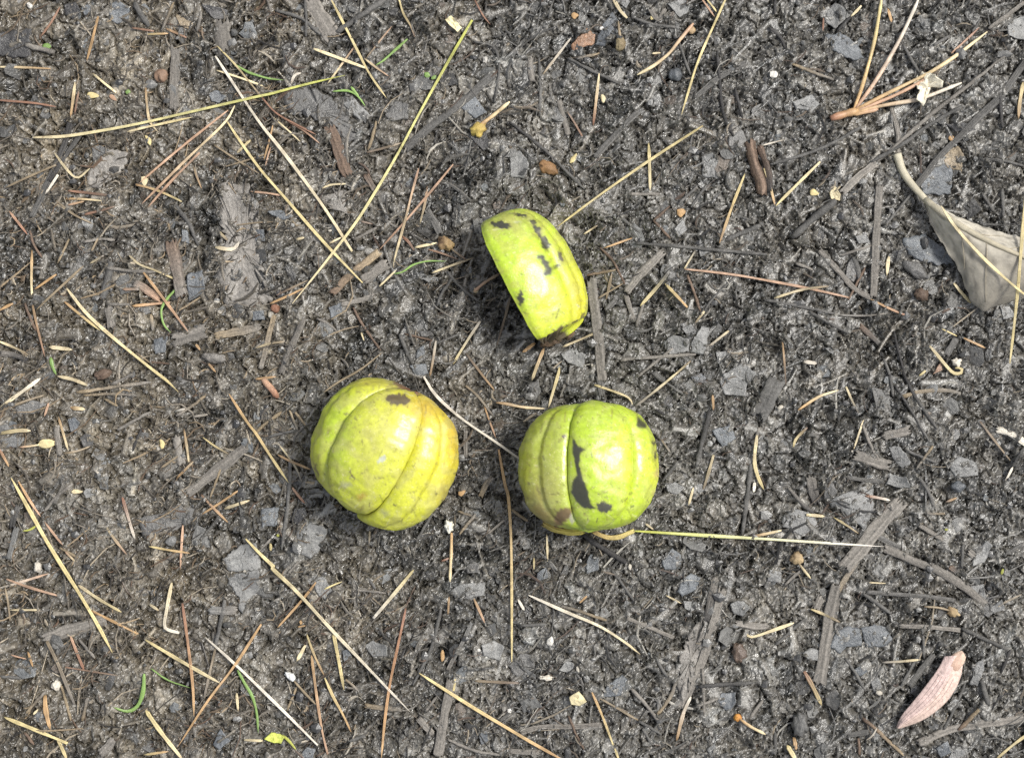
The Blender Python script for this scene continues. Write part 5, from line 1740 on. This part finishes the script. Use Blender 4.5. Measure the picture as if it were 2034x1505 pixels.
V1, F1, c1_ = fibres(9000, .0062, .00022, .00055, 201)
V2, F2, c2_ = fibres(24000, .0030, .00018, .00042, 202)
stuff('leaf_litter', 'dark shredded needles and plant fibres matted into the mud', np.concatenate([V1, V2]), np.concatenate([F1, F2 + len(V1)]), np.concatenate([c1_, c2_]), M_LIT, False)

def flakes(n, seed):
    g = np.random.default_rng(seed)
    x = g.uniform(-SX, SX, n); y = g.uniform(-SY, SY, n)
    R = np.clip(g.gamma(2.4, .00050, n), .0004, .0038); k = 8
    an = g.uniform(0, 6.28, n)[:, None] + np.arange(k)[None] / k * 2 * math.pi + g.normal(0, .16, (n, k))
    el = g.uniform(.45, 1, n)[:, None]; ro = g.uniform(0, 3.14, n)[:, None]
    rr = R[:, None] * g.uniform(.65, 1.2, (n, k))
    ex = rr * np.cos(an); ey = rr * np.sin(an) * el
    ox = ex * np.cos(ro) - ey * np.sin(ro); oy = ex * np.sin(ro) + ey * np.cos(ro)
    sx = g.normal(0, .16, n)[:, None]; sy = g.normal(0, .16, n)[:, None]
    gx = (hgt(x + .001, y) - hgt(x - .001, y)) / .002; gy = (hgt(x, y + .001) - hgt(x, y - .001)) / .002
    sx = sx + np.clip(gx, -.6, .6)[:, None] * .7; sy = sy + np.clip(gy, -.6, .6)[:, None] * .7
    z0 = env(x, y) * .5 + hgt(x, y) * .5 + g.uniform(-.00045, .0001, n)
    zr = z0[:, None] + ox * sx + oy * sy + g.normal(0, .00010, (n, k)) + R[:, None] * .05 * np.sin(2 * an)
    top = np.stack([x[:, None] + ox, y[:, None] + oy, zr], -1)
    inn = np.stack([x[:, None] + ox * .5, y[:, None] + oy * .5, z0[:, None] + (ox * sx + oy * sy) * .5 + g.normal(0, .00008, (n, k)) + R[:, None] * .03], -1)
    bot = top - np.array([0, 0, .0004])
    V = np.concatenate([top, inn, bot], 1)
    fs = []
    for i in range(k):
        j = (i + 1) % k
        fs += [(i, j, k + j, k + i), (2 * k + i, 2 * k + j, j, i)]
    fs += [(k, k + 1, k + 2, k + 3), (k, k + 3, k + 4, k + 7), (k + 4, k + 5, k + 6, k + 7)]
    F = ((np.arange(n) * 3 * k)[:, None, None] + np.array(fs)[None]).reshape(-1, 4)
    fcol = np.array([[.05, .047, .043], [.075, .072, .066], [.10, .097, .089], [.135, .131, .121], [.115, .12, .12], [.17, .167, .158], [.11, .088, .068]])
    c = fcol[g.choice(len(fcol), n, p=[.15, .24, .24, .15, .10, .06, .06])] * g.uniform(.8, 1.2, (n, 1))
    return V.reshape(-1, 3), F, np.repeat(c, 3 * k, 0) * g.uniform(.88, 1.12, (n * 3 * k, 1))
stuff('leaf_flakes', 'small grey leaf and mud flakes covering the ground', *flakes(1900, 301), M_FLAKE, False)

def crumbs(n, seed):
    g = np.random.default_rng(seed)
    B, F0 = ico(1)
    x = g.uniform(-SX, SX, n); y = g.uniform(-SY, SY, n)
    pmk = smear(x * 1000, y * 1000) - .4
    keep = g.random(n) < np.clip(.75 - 1.1 * pmk, .15, 1)
    x, y = x[keep], y[keep]; n = len(x)
    R = np.clip(g.gamma(2.2, .00022, n), .00018, .0016)
    P = B[None] * (R[:, None] * g.uniform(.65, 1.25, (n, len(B))))[..., None] * np.stack([g.uniform(.7, 1.4, n), g.uniform(.7, 1.3, n), g.uniform(.45, .85, n)], 1)[:, None]
    P = P + np.stack([x, y, hgt(x, y) + R * g.uniform(-.1, .5, n)], 1)[:, None]
    F = ((np.arange(n) * len(B))[:, None, None] + np.array(F0)[None]).reshape(-1, 3)
    ccol = np.array([[.03, .028, .026], [.06, .057, .052], [.09, .086, .078], [.125, .12, .11], [.18, .175, .163], [.5, .47, .42]])
    c = ccol[g.choice(6, n, p=[.2, .3, .28, .15, .06, .01])] * g.uniform(.8, 1.2, (n, 1))
    return P.reshape(-1, 3), F, np.repeat(c, len(B), 0)
stuff('soil_crumbs', 'fine dark soil crumbs scattered over the mud', *crumbs(5500, 401), M_SOIL, False)

for o in bpy.data.objects:                      # drop the builder's scratch value
    if '_o' in o: del o['_o']
